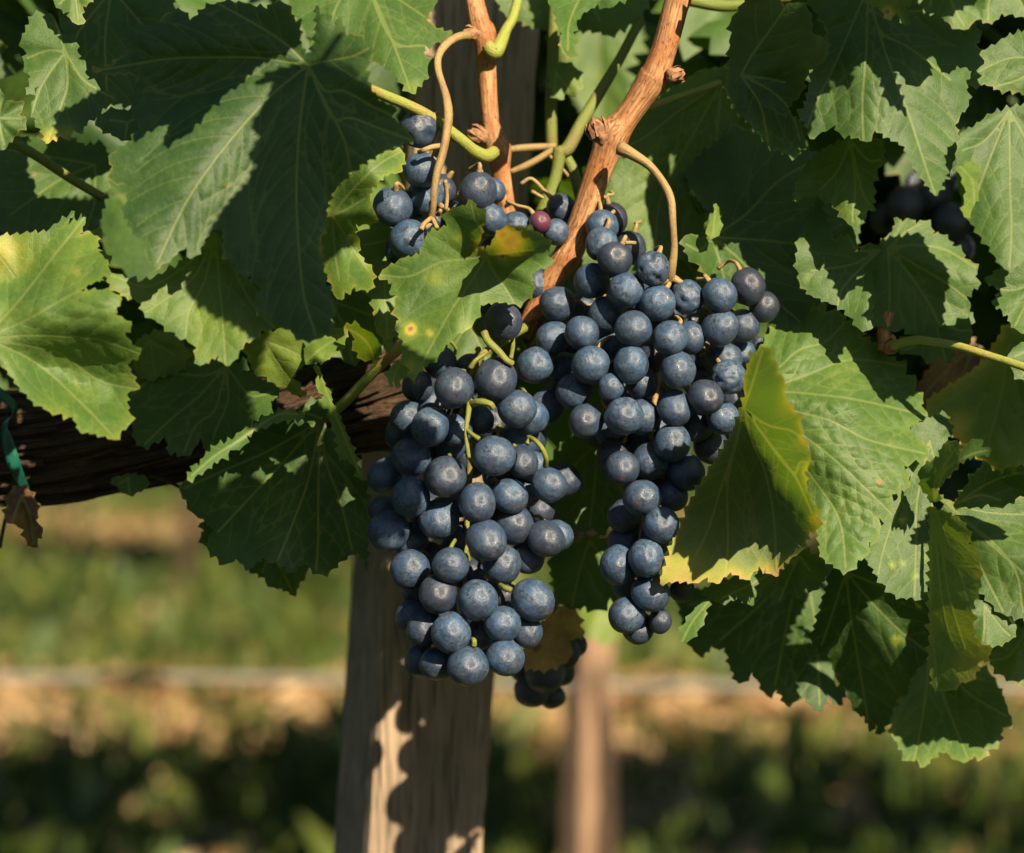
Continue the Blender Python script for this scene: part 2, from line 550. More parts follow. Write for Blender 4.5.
def leaf_mesh(name, J, outline, veins, seed, grid=5.0, under=False, age=.12, edge_age=.0, edge_w=10, age_spots=(), shift=None, teeth=.17,
              side_step=25, curl=0.0, bull=.0009, dfun=None, raw=False):
    r = np.random.default_rng(seed)
    poly = np.array(outline, float) if raw else serrate(outline, r, amp=teeth)
    lo, hi = poly.min(0), poly.max(0)
    esegs = np.hstack([poly, np.roll(poly, -1, 0)])
    # side veins leave each main vein alternately, bending towards the tip
    mains, sides = [], []
    for v in veins:
        s = spline(v, 6) if len(v) > 2 else np.array(v, float)
        mains.append(s)
    msegs = [(*a, *b) for s in mains for a, b in zip(s[:-1], s[1:])]
    for s in mains:
        L = np.concatenate([[0], np.cumsum(np.hypot(*np.diff(s, axis=0).T))])
        if L[-1] < 40: continue
        pos, sg = side_step * .9, r.choice([-1, 1])
        while pos < L[-1] * .93:
            p0 = np.array([np.interp(pos, L, s[:, 0]), np.interp(pos, L, s[:, 1])])
            p1 = np.array([np.interp(pos + 3, L, s[:, 0]), np.interp(pos + 3, L, s[:, 1])])
            t = math.atan2(*(p1 - p0)[::-1]); a = t + sg * (.85 + r.uniform(-.1, .1))
            ln, path = 0, [p0]
            while ln < (L[-1] - pos) * .62 + 12:
                a -= sg * .045
                q = path[-1] + 6 * np.array([math.cos(a), math.sin(a)])
                if not inside(poly, q[None])[0]: break
                if ln > 8 and segdist(q[None], msegs)[0] < 5: break
                path.append(q); ln += 6
            if len(path) > 2: sides.append(np.array(path))
            sg = -sg; pos += side_step * r.uniform(.42, .62)
    ssegs = [(*a, *b) for s in sides for a, b in zip(s[:-1], s[1:])]
    # points: margin, veins, an even grid inside
    gx, gy = np.meshgrid(np.arange(lo[0], hi[0], grid), np.arange(lo[1], hi[1], grid * .87))
    gx = gx + (np.arange(gx.shape[0]) % 2)[:, None] * grid / 2
    g = np.stack([gx.ravel(), gy.ravel()], 1) + r.uniform(-.6, .6, (gx.size, 2))
    g = g[inside(poly, g)]
    g = g[segdist(g, esegs) > grid * .45]
    g = g[np.minimum(segdist(g, msegs), segdist(g, ssegs)) > 1.3]
    pv, pe = [tuple(p) for p in poly], [(i, (i + 1) % len(poly)) for i in range(len(poly))]
    for s in mains + sides:
        s = s[inside(poly, s)]
        k = len(pv)
        pv += [tuple(p) for p in s]; pe += [(k + i, k + i + 1) for i in range(len(s) - 1)]
    pv += [tuple(p) for p in g]
    vo, eo, fo, *_ = delaunay_2d_cdt([Vector(p) for p in pv], pe, [], 0, 1e-4)
    q = np.array([tuple(v) for v in vo]); fc = np.array([tuple(f) for f in fo if len(f) == 3])
    cen = q[fc].mean(1)
    fc = fc[inside(poly, cen)]
    use = np.unique(fc); mp = -np.ones(len(q), int); mp[use] = np.arange(len(use))
    q, fc = q[use], mp[fc]
    e1 = q[fc[:, 1]] - q[fc[:, 0]]; e2 = q[fc[:, 2]] - q[fc[:, 0]]
    cr = e1[:, 0] * e2[:, 1] - e1[:, 1] * e2[:, 0]
    fl = cr > 0                                    # picture y runs down: negative turns towards the viewer
    fc[fl] = fc[fl][:, ::-1]
    if under: fc = fc[:, ::-1]
    v1, v2, mg = segdist(q, msegs), segdist(q, ssegs), segdist(q, esegs)
    d = dfun(q[:, 0], q[:, 1])
    sgn = 1 if under else -1
    vd = np.minimum(v1, v2 * 1.6 + 1)
    d = d + sgn * bull * (1 - np.exp(-(vd / 6.5) ** 2)) * np.minimum(1, mg / 9)
    d = d + curl * np.exp(-mg / 9)
    V = P(q[:, 0], q[:, 1], d)
    if shift is not None: V = V + shift
    ag = np.full(len(q), age) + edge_age * np.exp(-mg / edge_w)
    for (x, y, rad, am) in age_spots: ag = ag + am * np.exp(-(((q[:, 0] - x) ** 2 + (q[:, 1] - y) ** 2) / rad ** 2))
    px = 1.08 / F
    co = np.stack([(q[:, 0] - J[0]) * px + r.uniform(-3, 3), (q[:, 1] - J[1]) * px + r.uniform(-3, 3), np.full(len(q), r.uniform(0, 3))], 1)
    return mesh(name, V, fc, M_LEAF, attrs={'leafco': co, 'vein_main': v1, 'vein_side': v2, 'margin': mg, 'age': ag})


LEAVES = {}


def leaf(key, label, J, out, veins='', petiole=None, cat='leaf', group='vine leaves', **o):
    LEAF_N[0] += 1
    seed = o.pop('seed', LEAF_N[0] * 17)
    J = tuple(float(v) for v in J.split(','))
    poly = pts(out)
    vs = []
    for s in veins.split(';'):
        s = s.strip()
        if not s: continue
        v = pts(s)
        if s.startswith('@'): pass
        vs.append([J] + v)
    if not vs:
        far = sorted(poly, key=lambda p: -math.hypot(p[0] - J[0], p[1] - J[1]))
        ch = []
        for p in far:
            a = math.atan2(p[1] - J[1], p[0] - J[0])
            if all(abs((a - b + math.pi) % (2 * math.pi) - math.pi) > .62 for b in ch):
                ch.append(a); vs.append([J, (J[0] * .97 + p[0] * .03 + (J[0] + p[0]) * 0, J[1] * .97 + p[1] * .03), ((J[0] + p[0]) / 2 + random.uniform(-4, 4), (J[1] + p[1]) / 2 + random.uniform(-4, 4)), p])
            if len(ch) >= 5: break
    df = leaf_depth(J, seed=seed, **{k: v for k, v in o.items() if k in ('d', 'tx', 'ty', 'cup', 'ctrl', 'wav', 'fold')})
    mo = {k: v for k, v in o.items() if k not in ('d', 'tx', 'ty', 'cup', 'ctrl', 'wav', 'fold')}
    me = leaf_mesh('vine_leaf', J, poly, vs, seed, dfun=df, **mo)
    d0 = float(df(np.array(J[0]), np.array(J[1])))
    base = Vector(P(J[0], J[1], d0))
    me.transform(Matrix.Translation(-base))
    ob = link('vine_leaf', me)
    ob.location = base
    tag(ob, label, cat, group)
    LEAVES[key] = (ob, df, J)
    if petiole:
        s, ds, rp, mat = petiole
        q = pts(s)
        dd = [float(df(np.array(q[0][0]), np.array(q[0][1]))) + .003] + list(ds)
        o2 = tube('petiole', [pxpath(s, dd, rp)], mat, ob, sides=10)
    return ob

# ---------------------------------------------------------------- ground and the rows behind
def grid_sheet(name, x0, x1, y0, y1, z, mat, nx=60, ny=120, amp=.03):
    xs = np.linspace(x0, x1, nx); ys = y0 + (y1 - y0) * np.linspace(0, 1, ny) ** 2.2
    X, Y = np.meshgrid(xs, ys)
    Z = z + amp * (np.sin(X * 1.7 + 1) * np.sin(Y * 2.1) + .5 * np.sin(X * 4.3 + Y * 3.1))
    V = np.stack([X, Y, Z], -1).reshape(-1, 3)
    i = np.arange((ny - 1) * nx).reshape(ny - 1, nx)[:, :-1].ravel()
    return link(name, mesh(name, V, np.stack([i, i + 1, i + nx + 1, i + nx], 1), mat))


tag(grid_sheet('ground', -120, 120, -12, 260, 0, M_GROUND, 140, 160), kind='structure')


def blades(name, n, xr, yr, hr, wr, mat, tone, dens=None, kind='stuff', lean=.5):
    r = np.random.default_rng(len(name) + n)
    x = r.uniform(*xr, n * 3); y = r.uniform(*yr, n * 3)
    keep = np.abs(x) < .26 * y + .5
    if dens is not None: keep &= r.uniform(0, 1, n * 3) < dens(x, y)
    x, y = x[keep][:n], y[keep][:n]; n = len(x)
    h = r.uniform(*hr, n); w = r.uniform(*wr, n); a = r.uniform(0, 6.28, n); l = r.uniform(0, lean, n) * h; b = r.uniform(0, 6.28, n)
    dx, dy = np.cos(a) * w / 2, np.sin(a) * w / 2
    lx, ly = np.cos(b) * l, np.sin(b) * l
    z0 = np.full(n, -.01)
    V = np.stack([np.stack([x - dx * .7, y - dy * .7, z0], 1), np.stack([x + dx * .7, y + dy * .7, z0], 1),
                  np.stack([x + dx + lx * .5, y + dy + ly * .5, h * .6], 1), np.stack([x - dx + lx * .5, y - dy + ly * .5, h * .6], 1),
                  np.stack([x + lx * 1.3, y + ly * 1.3, h], 1), np.stack([x + lx * 1.3 + .001, y + ly * 1.3, h], 1)], 1).reshape(-1, 3)
    k = np.arange(n)[:, None] * 6
    Fc = np.vstack([k + np.array([[0, 1, 2, 3]]), k + np.array([[3, 2, 5, 4]])])
    t = np.repeat(np.clip(tone(x, y, r), 0, 1), 6)
    return link(name, mesh(name, V, Fc, mat, attrs={'tone': t}))


ROW2, ROW3 = 3.3, 8.4


def patch(x, y):
    return .5 + .5 * np.sin(x * 3.1 + 1.3 * np.sin(y * 2.3)) * np.sin(y * 3.7 + 1.1 * np.sin(x * 2.9))


def bare(y):
    return np.exp(-((y - 5.95) / .42) ** 2) + 1.3 * np.exp(-((y - 11.3) / .7) ** 2)


g1 = blades('grass', 42000, (-4.6, 4.6), (3.5, 15), (.03, .11), (.005, .014), M_GRASS,
            lambda x, y, r: r.uniform(.0, .5, len(x)) + .38 * patch(x, y) + .2 * np.clip(bare(y), 0, 1), lambda x, y: (1 - .93 * np.clip(bare(y), 0, 1)) * (.35 + .65 * patch(x, y)))
tag(g1, 'blurred green grass growing between the vine rows', 'grass', kind='stuff')
g2 = blades('weeds', 5200, (-4, 4), (3.6, 12), (.04, .20), (.02, .07), M_GRASS, lambda x, y, r: r.uniform(.3, .85, len(x)),
            lambda x, y: (1 - .8 * np.clip(bare(y), 0, 1)) * patch(x + 1, y) ** 2, lean=1.1)
tag(g2, 'broad leaved weeds among the grass between the rows', 'weeds', kind='stuff')
g3 = blades('fallen_leaves', 13000, (-4, 4), (3.6, 13), (.02, .07), (.05, .12), M_DRY, lambda x, y, r: r.uniform(0, 1, len(x)),
            lambda x, y: np.clip(bare(y), 0, 1) ** .8 * (.45 + .55 * patch(x * 1.3, y + 2)) + .05, lean=3)
tag(g3, 'dry tan leaves lying on the ground under the next row', 'fallen leaves', kind='stuff')


# leaf shape used for foliage further off
def plain_leaf(seed, nseg=44):
    r = np.random.default_rng(seed)
    th = np.linspace(-math.pi, math.pi, nseg, endpoint=False)
    tips = np.array([0, 1.0, -1.0, 2.15, -2.15]) + r.uniform(-.08, .08, 5); ln = np.array([1, .9, .9, .72, .72])
    rad = np.full(nseg, .60)
    for t, l in zip(tips, ln):
        dd = (th - t + math.pi) % (2 * math.pi) - math.pi
        rad = np.maximum(rad, l * (1 - .40 * np.abs(dd)))
    rad *= 1 + .075 * np.where(np.arange(nseg) % 2, 1, -1)
    gap = np.abs(np.abs(th) - math.pi)
    rad *= 1 - .6 * np.exp(-(gap / .2) ** 2)
    V = [(0, 0, 0)]
    for f in (.5, 1):
        for t, q in zip(th, rad):
            x, y = q * f * math.sin(t), q * f * math.cos(t)
            rr = math.hypot(x, y)
            V.append((x, y, -.22 * rr ** 2 + .16 * abs(x) + .05 * math.sin(5 * t + seed)))
    Fc = [(0, 1 + (i + 1) % nseg, 1 + i) for i in range(nseg)]
    F4 = [(1 + i, 1 + (i + 1) % nseg, 1 + nseg + (i + 1) % nseg, 1 + nseg + i) for i in range(nseg)]
    V = np.array(V)
    tri = np.array(Fc + [t for f in F4 for t in ((f[0], f[1], f[2]), (f[0], f[2], f[3]))])
    th_all = np.concatenate([[0], th, th]); rr = np.hypot(V[:, 0], V[:, 1])
    vm = np.full(len(V), 9.0)
    for t in tips: vm = np.minimum(vm, rr * 120 * np.abs(np.sin((th_all - t) / 2)) * 2)
    return V, tri, vm, 40 * np.concatenate([[1], np.full(nseg, .5), np.zeros(nseg)])


PROTO = [plain_leaf(i) for i in range(5)]


def foliage(name, centres, sizes, parent, seed, ages=(.0, .3), face=(0.15, -.75, .55), spread=.55):
    r = np.random.default_rng(seed)
    Vs, Fs, vm, mg, ag, co = [], [], [], [], [], []
    off = 0
    for c, s in zip(centres, sizes):
        V, T, m, g = PROTO[r.integers(5)]
        n = np.array(face) + r.normal(0, spread, 3); n /= np.linalg.norm(n)
        u = np.array([r.normal(0, .5), r.normal(0, .3), -1.0]); u -= n * (u @ n); u /= np.linalg.norm(u)
        w = np.cross(u, n)
        bend = V.copy(); bend[:, 2] *= r.uniform(.3, 1.8)
        Vs.append(c + s * (bend[:, :1] * w + bend[:, 1:2] * u + bend[:, 2:] * n)); Fs.append(T + off); off += len(V)
        vm.append(m * s / .06); mg.append(g * s / .06); ag.append(np.full(len(V), r.uniform(*ages)))
        co.append(V * s + r.uniform(-3, 3, 3))
    V = np.vstack(Vs)
    # proto faces +n; picture-front stays the upper side
    me = mesh(name, V, np.vstack(Fs), M_LEAF, attrs={'vein_main': np.concatenate(vm), 'vein_side': np.full(len(V), 9.0), 'margin': np.concatenate(mg),
                                                     'age': np.concatenate(ag), 'leafco': np.vstack(co)})
    return link(name, me, parent)


def row_vine(x, y, label, seed, n=330):
    r = np.random.default_rng(seed)
    t = empty('grape_vine', (x, y, 0))
    tag(t, label, 'grapevine', 'grapevines in the rows behind')
    trunk = [(x + r.normal(0, .01), y, 0, .03), (x + .02, y + .01, .3, .024), (x - .02, y, .62, .023), (x - .1, y, .80, .022), (x - .45, y, .83, .014)]
    trunk2 = [(x - .02, y, .62, .02), (x + .1, y, .79, .02), (x + .45, y, .82, .013)]
    tube('trunk', [trunk, trunk2], M_CORDON, t, sides=9, rough=.12, seed=seed)
    c = np.stack([x + r.uniform(-.62, .62, n), y + r.normal(0, .13, n), .80 + .70 * r.uniform(0, 1, n) ** 1.1], 1)
    foliage('foliage', c, r.uniform(.05, .085, n), t, seed)
    return t


for i, x in enumerate((-1.75, -.80, .10, 1.0)):
    row_vine(x, ROW2, ['leafy vine in the second row, past the left edge of the view', 'leafy vine in the second row, left of the far post',
                       'leafy vine in the second row, beside the far post', 'leafy vine in the second row, past the right edge of the view'][i], 40 + i)
for i, x in enumerate((-3.6, -2.4, -1.15, .25, 1.3, 2.5, 3.7)):
    row_vine(x, ROW3, ['far vine of the third row at its left end', 'far vine of the third row near its left end', 'far vine of the third row, behind the dark hanging leaf', 'far vine of the third row behind the hanging bunches',
                       'far vine of the third row behind the lower right leaves', 'far vine of the third row near its right end', 'far vine of the third row at its right end'][i], 60 + i)


def hose(y, zl, zr, x0, x1, r, label):
    q = [(x, y + .01 * math.sin(x * 2), zl + (zr - zl) * (x - x0) / (x1 - x0) - .006 * math.sin((x - x0) * 2.7) ** 2, r) for x in np.linspace(x0, x1, 9)]
    tag(tube('drip_hose', [q], M_HOSE, sides=10), label, 'hose', None)


hose(ROW2, .490, .450, -1.6, 1.6, .0062, 'grey drip hose of the second row, running behind the wooden post')


def post(name, foot, w, d, h, yaw, lean, mat, label, seed, split=0.0):
    r = np.random.default_rng(seed)
    V, Fc = [], []
    nz, ns = 160, 9
    ring = []
    for a, b in (((0, 0), (w, 0)), ((w, 0), (w, d)), ((w, d), (0, d)), ((0, d), (0, 0))):
        for i in range(ns):
            t = i / ns
            ring.append((a[0] + (b[0] - a[0]) * t, a[1] + (b[1] - a[1]) * t))
    ring = np.array(ring)
    cx, cy = w / 2, d / 2
    # eased corners
    for i in range(len(ring)):
        k = min(i % ns, ns - i % ns)
        if k == 0: ring[i] = ring[i] * .965 + np.array([cx, cy]) * .035
    n = len(ring)
    cs, sn = math.cos(yaw), math.sin(yaw)
    for j in range(nz + 1):
        z = -.15 + (h + .15) * j / nz
        for i, (x, y) in enumerate(ring):
            c = i % ns == 0
            k = (1 + .006 * math.sin(z * 7 + i * .3 + seed)) - (.03 * max(0, mnoise.noise((z * 30, i, seed))) if c else 0)
            gx, gy = (x - cx) * k, (y - cy) * k
            px_, py_ = gx + cx, gy + cy
            V.append((px_ * cs - py_ * sn + z * math.tan(lean), px_ * sn + py_ * cs, z))
    for j in range(nz):
        for i in range(n):
            Fc.append((j * n + i, j * n + (i + 1) % n, (j + 1) * n + (i + 1) % n, (j + 1) * n + i))
    Fc.append(tuple(range(n))[::-1]); Fc.append(tuple(nz * n + i for i in range(n)))
    me = mesh(name, V, Fc, mat, smooth=False)
    o = link(name, me); o.location = foot
    return tag(o, label, 'post', 'wooden posts of the trellis')


# the near post: its front left edge runs through (368, 853) and leans right going up
c0 = P(367, 853, 1.275)
LEAN = R(3.9)
post('wooden_post', (c0[0] - c0[2] * math.tan(LEAN), c0[1], 0), .0668, .067, 1.55, R(20), LEAN, M_POST, 'weathered grey-brown wooden post standing behind the left grape bunch', 3)
c1 = P(562, 853, ROW2)
post('wooden_post', (c1[0] + .026 - c1[2] * math.tan(R(.9)), c1[1], 0), .050, .050, 1.8, R(34), R(.9), M_POST2, 'blurred reddish-brown post standing in the second row', 5)

# ---------------------------------------------------------------- the vine itself
vine = empty('grape_vine', P(200, 480, 1.18) * np.array([1, 1, 0]))
tag(vine, 'near grapevine with a dark shaggy arm and two reddish canes', 'grapevine')
cor = pxpath('-420,520 -250,470 -60,455 60,452 160,440 260,425 350,410 430,392 490,352 530,310', [1.16, 1.17, 1.17, 1.17, 1.175, 1.175, 1.175, 1.172, 1.165, 1.15],
             [44, 46, 48, 45, 40, 40, 46, 50, 34, 17])
cordon = tube('cordon', [cor], M_CORDON, vine, sides=48, n=30, rough=.10, seed=2)
# peeling strips of bark on the arm
strips = []
r_ = np.random.default_rng(5)
cs_ = spline(cor, 20)
for i in range(110):
    a = r_.integers(24, len(cs_) - 70); L = r_.integers(14, 40); ph = r_.uniform(-2.7, .3)
    q = []
    for j in range(0, L, 5):
        c = cs_[a + j]; k = j / L
        rr = c[3] * (1.02 + .13 * math.sin(k * 3.14) + (.25 * k if i % 3 == 0 else 0))
        q.append((c[0] + r_.normal(0, .0006), c[1] + rr * math.sin(ph + .25 * k) * .98, c[2] - rr * math.cos(ph + .25 * k) * (-1), (.0016 + .0012 * (i % 4 == 0)) * (1 - .6 * k) + .0004))
    if len(q) > 2: strips.append(q)
tube('peeling_bark', strips, M_CORDON, cordon, sides=6, flat=.5)

left_cane = pxpath('468,-260 470,-120 472,-20 478,20 483,34 486,60 489,110 493,135 498,150 501,172 506,205 514,240 526,285 536,318', 1.12,
                   [9, 9, 9.5, 10.5, 13, 9.8, 9.6, 10.5, 13.5, 10, 9, 9, 9, 9], 1.145)
lc = tube('cane', [left_cane], M_CANE, vine, sides=20, n=8, rough=.05, seed=4)
right_cane = pxpath('715,-260 698,-120 682,-20 674,12 666,42 658,66 653,78 640,98 626,118 613,135 605,155 596,180 588,205 578,232 569,252 558,270 545,292 534,312 522,336', 1.085,
                    [13, 13, 13.5, 13, 12.5, 14, 16, 13, 13, 17, 14, 13.5, 13, 13, 14.5, 12.5, 11, 10, 8], 1.12)
rc = tube('cane', [right_cane], M_CANE, vine, sides=22, n=8, rough=.05, seed=9)


def bud(px, py, d, parent, r=9, seed=0, ang=0):
    """a dry bud: overlapping pointed scales round a small core"""
    bm = bmesh.new()
    rr = random.Random(seed)
    bmesh.ops.create_icosphere(bm, subdivisions=3, radius=1)
    for v in bm.verts:
        n = mnoise.noise(v.co * 2.2 + Vector((seed, 0, 0)))
        v.co *= 1 + .28 * n
        v.co.z *= 1.25
        if v.co.z > .3: v.co.x *= 1 - .5 * (v.co.z - .3); v.co.y *= 1 - .5 * (v.co.z - .3)
    for k in range(9):
        a = k * 2.4; c = Vector((math.cos(a), math.sin(a), 0))
        s = c.cross(Vector((0, 0, 1)))
        b = [c * .9 + s * .45 + Vector((0, 0, -.5)), c * .9 - s * .45 + Vector((0, 0, -.5)), c * 1.15 - s * .3 + Vector((0, 0, .5)),
             c * (.75 + rr.uniform(0, .25)) + Vector((0, 0, .95 + rr.uniform(0, .3))), c * 1.15 + s * .3 + Vector((0, 0, .5))]
        vs = [bm.verts.new(x) for x in b]
        bm.faces.new(vs)
    sz = r * d / F
    me = bpy.data.meshes.new('bud')
    bmesh.ops.transform(bm, matrix=Matrix.Translation(Vector(P(px, py, d))) @ Matrix.Rotation(ang, 4, 'Y') @ Matrix.Scale(sz, 4), verts=bm.verts)
    bm.to_mesh(me); bm.free()
    me.materials.append(M_BUD)
    me.polygons.foreach_set('use_smooth', [True] * len(me.polygons))
    link('bud', me, parent)


bud(478, 135, 1.112, lc, 9, 1, R(-70)); bud(471, 33, 1.105, lc, 7, 2, R(-80)); bud(598, 131, 1.078, rc, 11, 3, R(-25)); bud(675, 75, 1.09, rc, 8, 4, R(80))
# green shoots and dead stubs of the vine
tube('shoot', [pxpath('486,44 494,52 500,44 506,30 514,14 524,-30', [1.12, 1.12, 1.122, 1.128, 1.132, 1.14], [6, 8, 7, 5.4, 5, 5])], M_PETIOLE, vine)
tube('shoot', [pxpath('556,-20 553,60 551,110 552,160', 1.17, [6, 6, 6, 6])], M_DARKPET, vine)
tube('shoot', [pxpath('640,20 622,55 606,82 583,120 568,148 558,152', [1.17, 1.16, 1.15, 1.14, 1.136, 1.135], [5, 5, 5.6, 6.2, 7, 6]), pxpath('560,148 556,175 546,205 536,232', 1.135, [7, 6, 8, 9]),
               pxpath('562,150 573,170 578,190 581,215', 1.138, [5, 5.5, 5, 4])], M_DARKPET, vine)
tube('tendril', [pxpath('505,150 525,148 556,146', 1.15, [3, 4, 3]), pxpath('556,147 540,158 525,166 510,172', 1.15, [3, 3.5, 3.5, 2.5])], M_PEDUNCLE, vine)
tube('tendril', [pxpath('148,474 165,480 182,488 205,494', 1.15, [2, 2, 1.6, 1.2])], M_CORDON, vine)
tube('tendril', [pxpath('0,548 3,530 10,500', 1.15, [2, 2, 2])], M_CORDON, vine)
tube('tendril', [pxpath('686,0 730,6 790,-4', 1.15, [6, 6, 5])], M_DARKPET, vine)
stub = tube('cane', [pxpath('886,352 888,342 884,336 886,322 889,312', 1.115, [9, 9, 7, 6.5, 6])], M_CANE, vine, sides=14, rough=.06)
bud(891, 347, 1.105, stub, 7, 7, R(50))

# the green plastic tie round the arm
def ribbon(name, s, d, w, mat, thick=.0004):
    q = spline(pxpath(s, d, w), 8)
    V, Fc = [], []
    for i, (x, y, z, r) in enumerate(q):
        t = q[min(i + 1, len(q) - 1), :3] - q[max(i - 1, 0), :3]; t /= np.linalg.norm(t)
        n = np.cross(t, [0, 1, 0]); n /= np.linalg.norm(n)
        tw = n * math.cos(i * .09) + np.array([0, 1, 0]) * math.sin(i * .09)
        for k in (-1, -.4, .4, 1): V.append(np.array([x, y, z]) + tw * r * k + np.array([0, .0006 * k * k, 0]))
    for i in range(len(q) - 1):
        for j in range(3): Fc.append((i * 4 + j, i * 4 + j + 1, i * 4 + j + 5, i * 4 + j + 4))
    o = link(name, mesh(name, V, Fc, mat))
    m = o.modifiers.new('thick', 'SOLIDIFY'); m.thickness = thick
    return o


tie = ribbon('plant_tie', '-12,385 10,402 14,412 4,426 8,445 16,470 26,492', [1.14, 1.125, 1.12, 1.118, 1.117, 1.12, 1.135], [5, 5, 6, 7, 7, 6.5, 7], M_TIE)
tag(tie, 'green plastic tie looped around the old vine arm', 'plant tie')

# ---------------------------------------------------------------- the leaves, nearest first
leaf('L1', 'large toothed leaf hanging at upper left, half sunlit with a long shadow across it', '308,65',
     '305,56 300,40 301,18 296,22 289,5 275,2 267,9 246,3 225,1 215,4 205,8 190,20 185,12 175,10 163,16 157,27 147,26 137,25 125,34 131,42 135,50 127,55 111,61 114,64 91,71 107,74 140,74 150,82 143,96 132,112 140,128 132,140 117,150 108,156 112,166 108,180 122,184 135,186 128,200 123,212 135,236 147,240 146,254 152,273 172,258 186,246 191,259 200,248 210,232 222,222 224,260 232,256 237,272 251,275 252,282 264,287 256,300 257,316 267,314 276,326 290,330 302,340 312,341 324,336 331,332 331,320 335,310 330,297 324,272 321,255 320,237 326,229 326,211 331,195 340,182 360,165 385,151 414,140 405,127 392,117 396,107 380,101 372,92 366,70 372,47 360,35 347,35 340,14 336,27 332,24 327,2 325,22 316,5 316,32 312,52',
     '262,58 222,57 175,58 145,62 95,71; 287,45 262,28 230,10 219,4; 275,92 248,120 215,160 185,205 158,262; 300,123 297,170 297,215 303,290 316,336; 320,92 334,118 345,142 350,168; 330,60 352,56 369,48; 325,90 345,91 372,106 394,116; 331,116 352,118 384,130 411,140',
     ctrl=[(308, 65, 1.030), (95, 71, 1.034), (140, 40, 1.030), (225, 3, 1.038), (130, 180, 1.020), (155, 268, 1.006), (220, 160, 1.018), (300, 200, 1.016), (318, 336, 1.000), (256, 300, 1.002),
           (410, 140, 1.008), (372, 48, 1.010), (330, 5, 1.024), (365, 95, 1.008), (330, 200, 1.018)], grid=4.2, age=.03, edge_age=.10, edge_w=3, bull=.0011, group='large leaves in front')
leaf('L2', 'broad lit leaf cut by the left edge of the photo, creased into two planes', '-14,338',
     '-60,300 -40,275 -10,286 18,280 32,262 48,244 60,228 86,217 83,226 79,234 90,231 102,229 98,240 97,248 106,254 112,259 108,266 111,272 97,281 80,290 97,290 112,292 122,299 117,307 115,314 124,319 132,325 126,332 125,335 141,353 133,359 127,364 140,389 131,391 127,394 128,410 131,423 122,430 115,440 96,434 80,432 73,417 50,412 33,402 20,388 0,363 -30,378 -70,350',
     '30,318 80,291 112,288; 40,335 100,340 140,353; 35,362 80,402 115,438; 20,300 55,255 85,218; 55,352 100,380 138,389',
     ctrl=[(-14, 338, 1.012), (40, 312, 1.010), (80, 290, 1.010), (112, 292, 1.010), (86, 217, 1.050), (105, 240, 1.046), (30, 268, 1.036), (140, 353, 1.016), (112, 398, 1.024), (40, 368, 1.023), (75, 388, 1.025), (115, 438, 1.003), (33, 402, 1.008), (60, 414, 1.006)], grid=4.2, age=.25, bull=.0012,
     edge_age=.1, edge_w=4, group='large leaves in front')
leaf('L2b', 'leaf with a yellow half lying behind the broad leaf at the left edge', '20,285', '-40,300 -30,255 0,236 30,233 46,232 58,223 75,211 66,226 86,216 70,240 55,262 40,290 10,312 -30,318',
     '40,258 74,214; 5,262 -10,246; 0,290 -30,300', d=1.056, ty=-.006, age=.22, age_spots=[(0, 255, 34, .30)])
leaf('L9', 'spotted leaf with a brown burnt hole in front of the left bunch', '487,256',
     '472,200 476,207 486,215 482,226 482,234 481,240 478,246 484,250 490,246 494,238 500,230 512,226 524,227 532,225 534,231 539,232 543,236 551,245 545,252 552,265 541,268 532,274 534,290 528,299 515,304 497,302 481,305 476,319 469,329 459,333 452,339 441,352 431,362 424,366 419,372 416,378 414,384 410,370 402,357 403,342 399,334 395,327 399,320 394,309 398,296 389,292 396,284 378,277 386,268 403,258 419,255 423,246 424,240 427,234 447,226 446,212 456,207 465,206',
     '470,283 452,310 434,342 415,378; 462,259 441,262 410,276 382,275; 500,255 520,252 548,250; 494,272 506,288 514,302; 483,235 476,220 472,203; 490,248 505,238 530,228',
     ctrl=[(487, 256, 1.048), (414, 382, 1.030), (385, 274, 1.062), (472, 201, 1.046), (550, 250, 1.050), (530, 228, 1.016), (508, 226, 1.008), (505, 245, 1.036), (515, 303, 1.050), (440, 300, 1.048)], grid=3.6, age=.21, bull=.0008,
     age_spots=[(512, 242, 17, .62), (500, 232, 8, .3), (480, 246, 6, .5), (435, 278, 10, .22), (410, 330, 7, .5), (411, 328, 4, .3), (430, 333, 5, .35), (460, 238, 5, .2), (470, 330, 9, .14), (412, 366, 12, .3), (475, 290, 22, .08)],
     edge_age=.1, edge_w=3, group='large leaves in front')
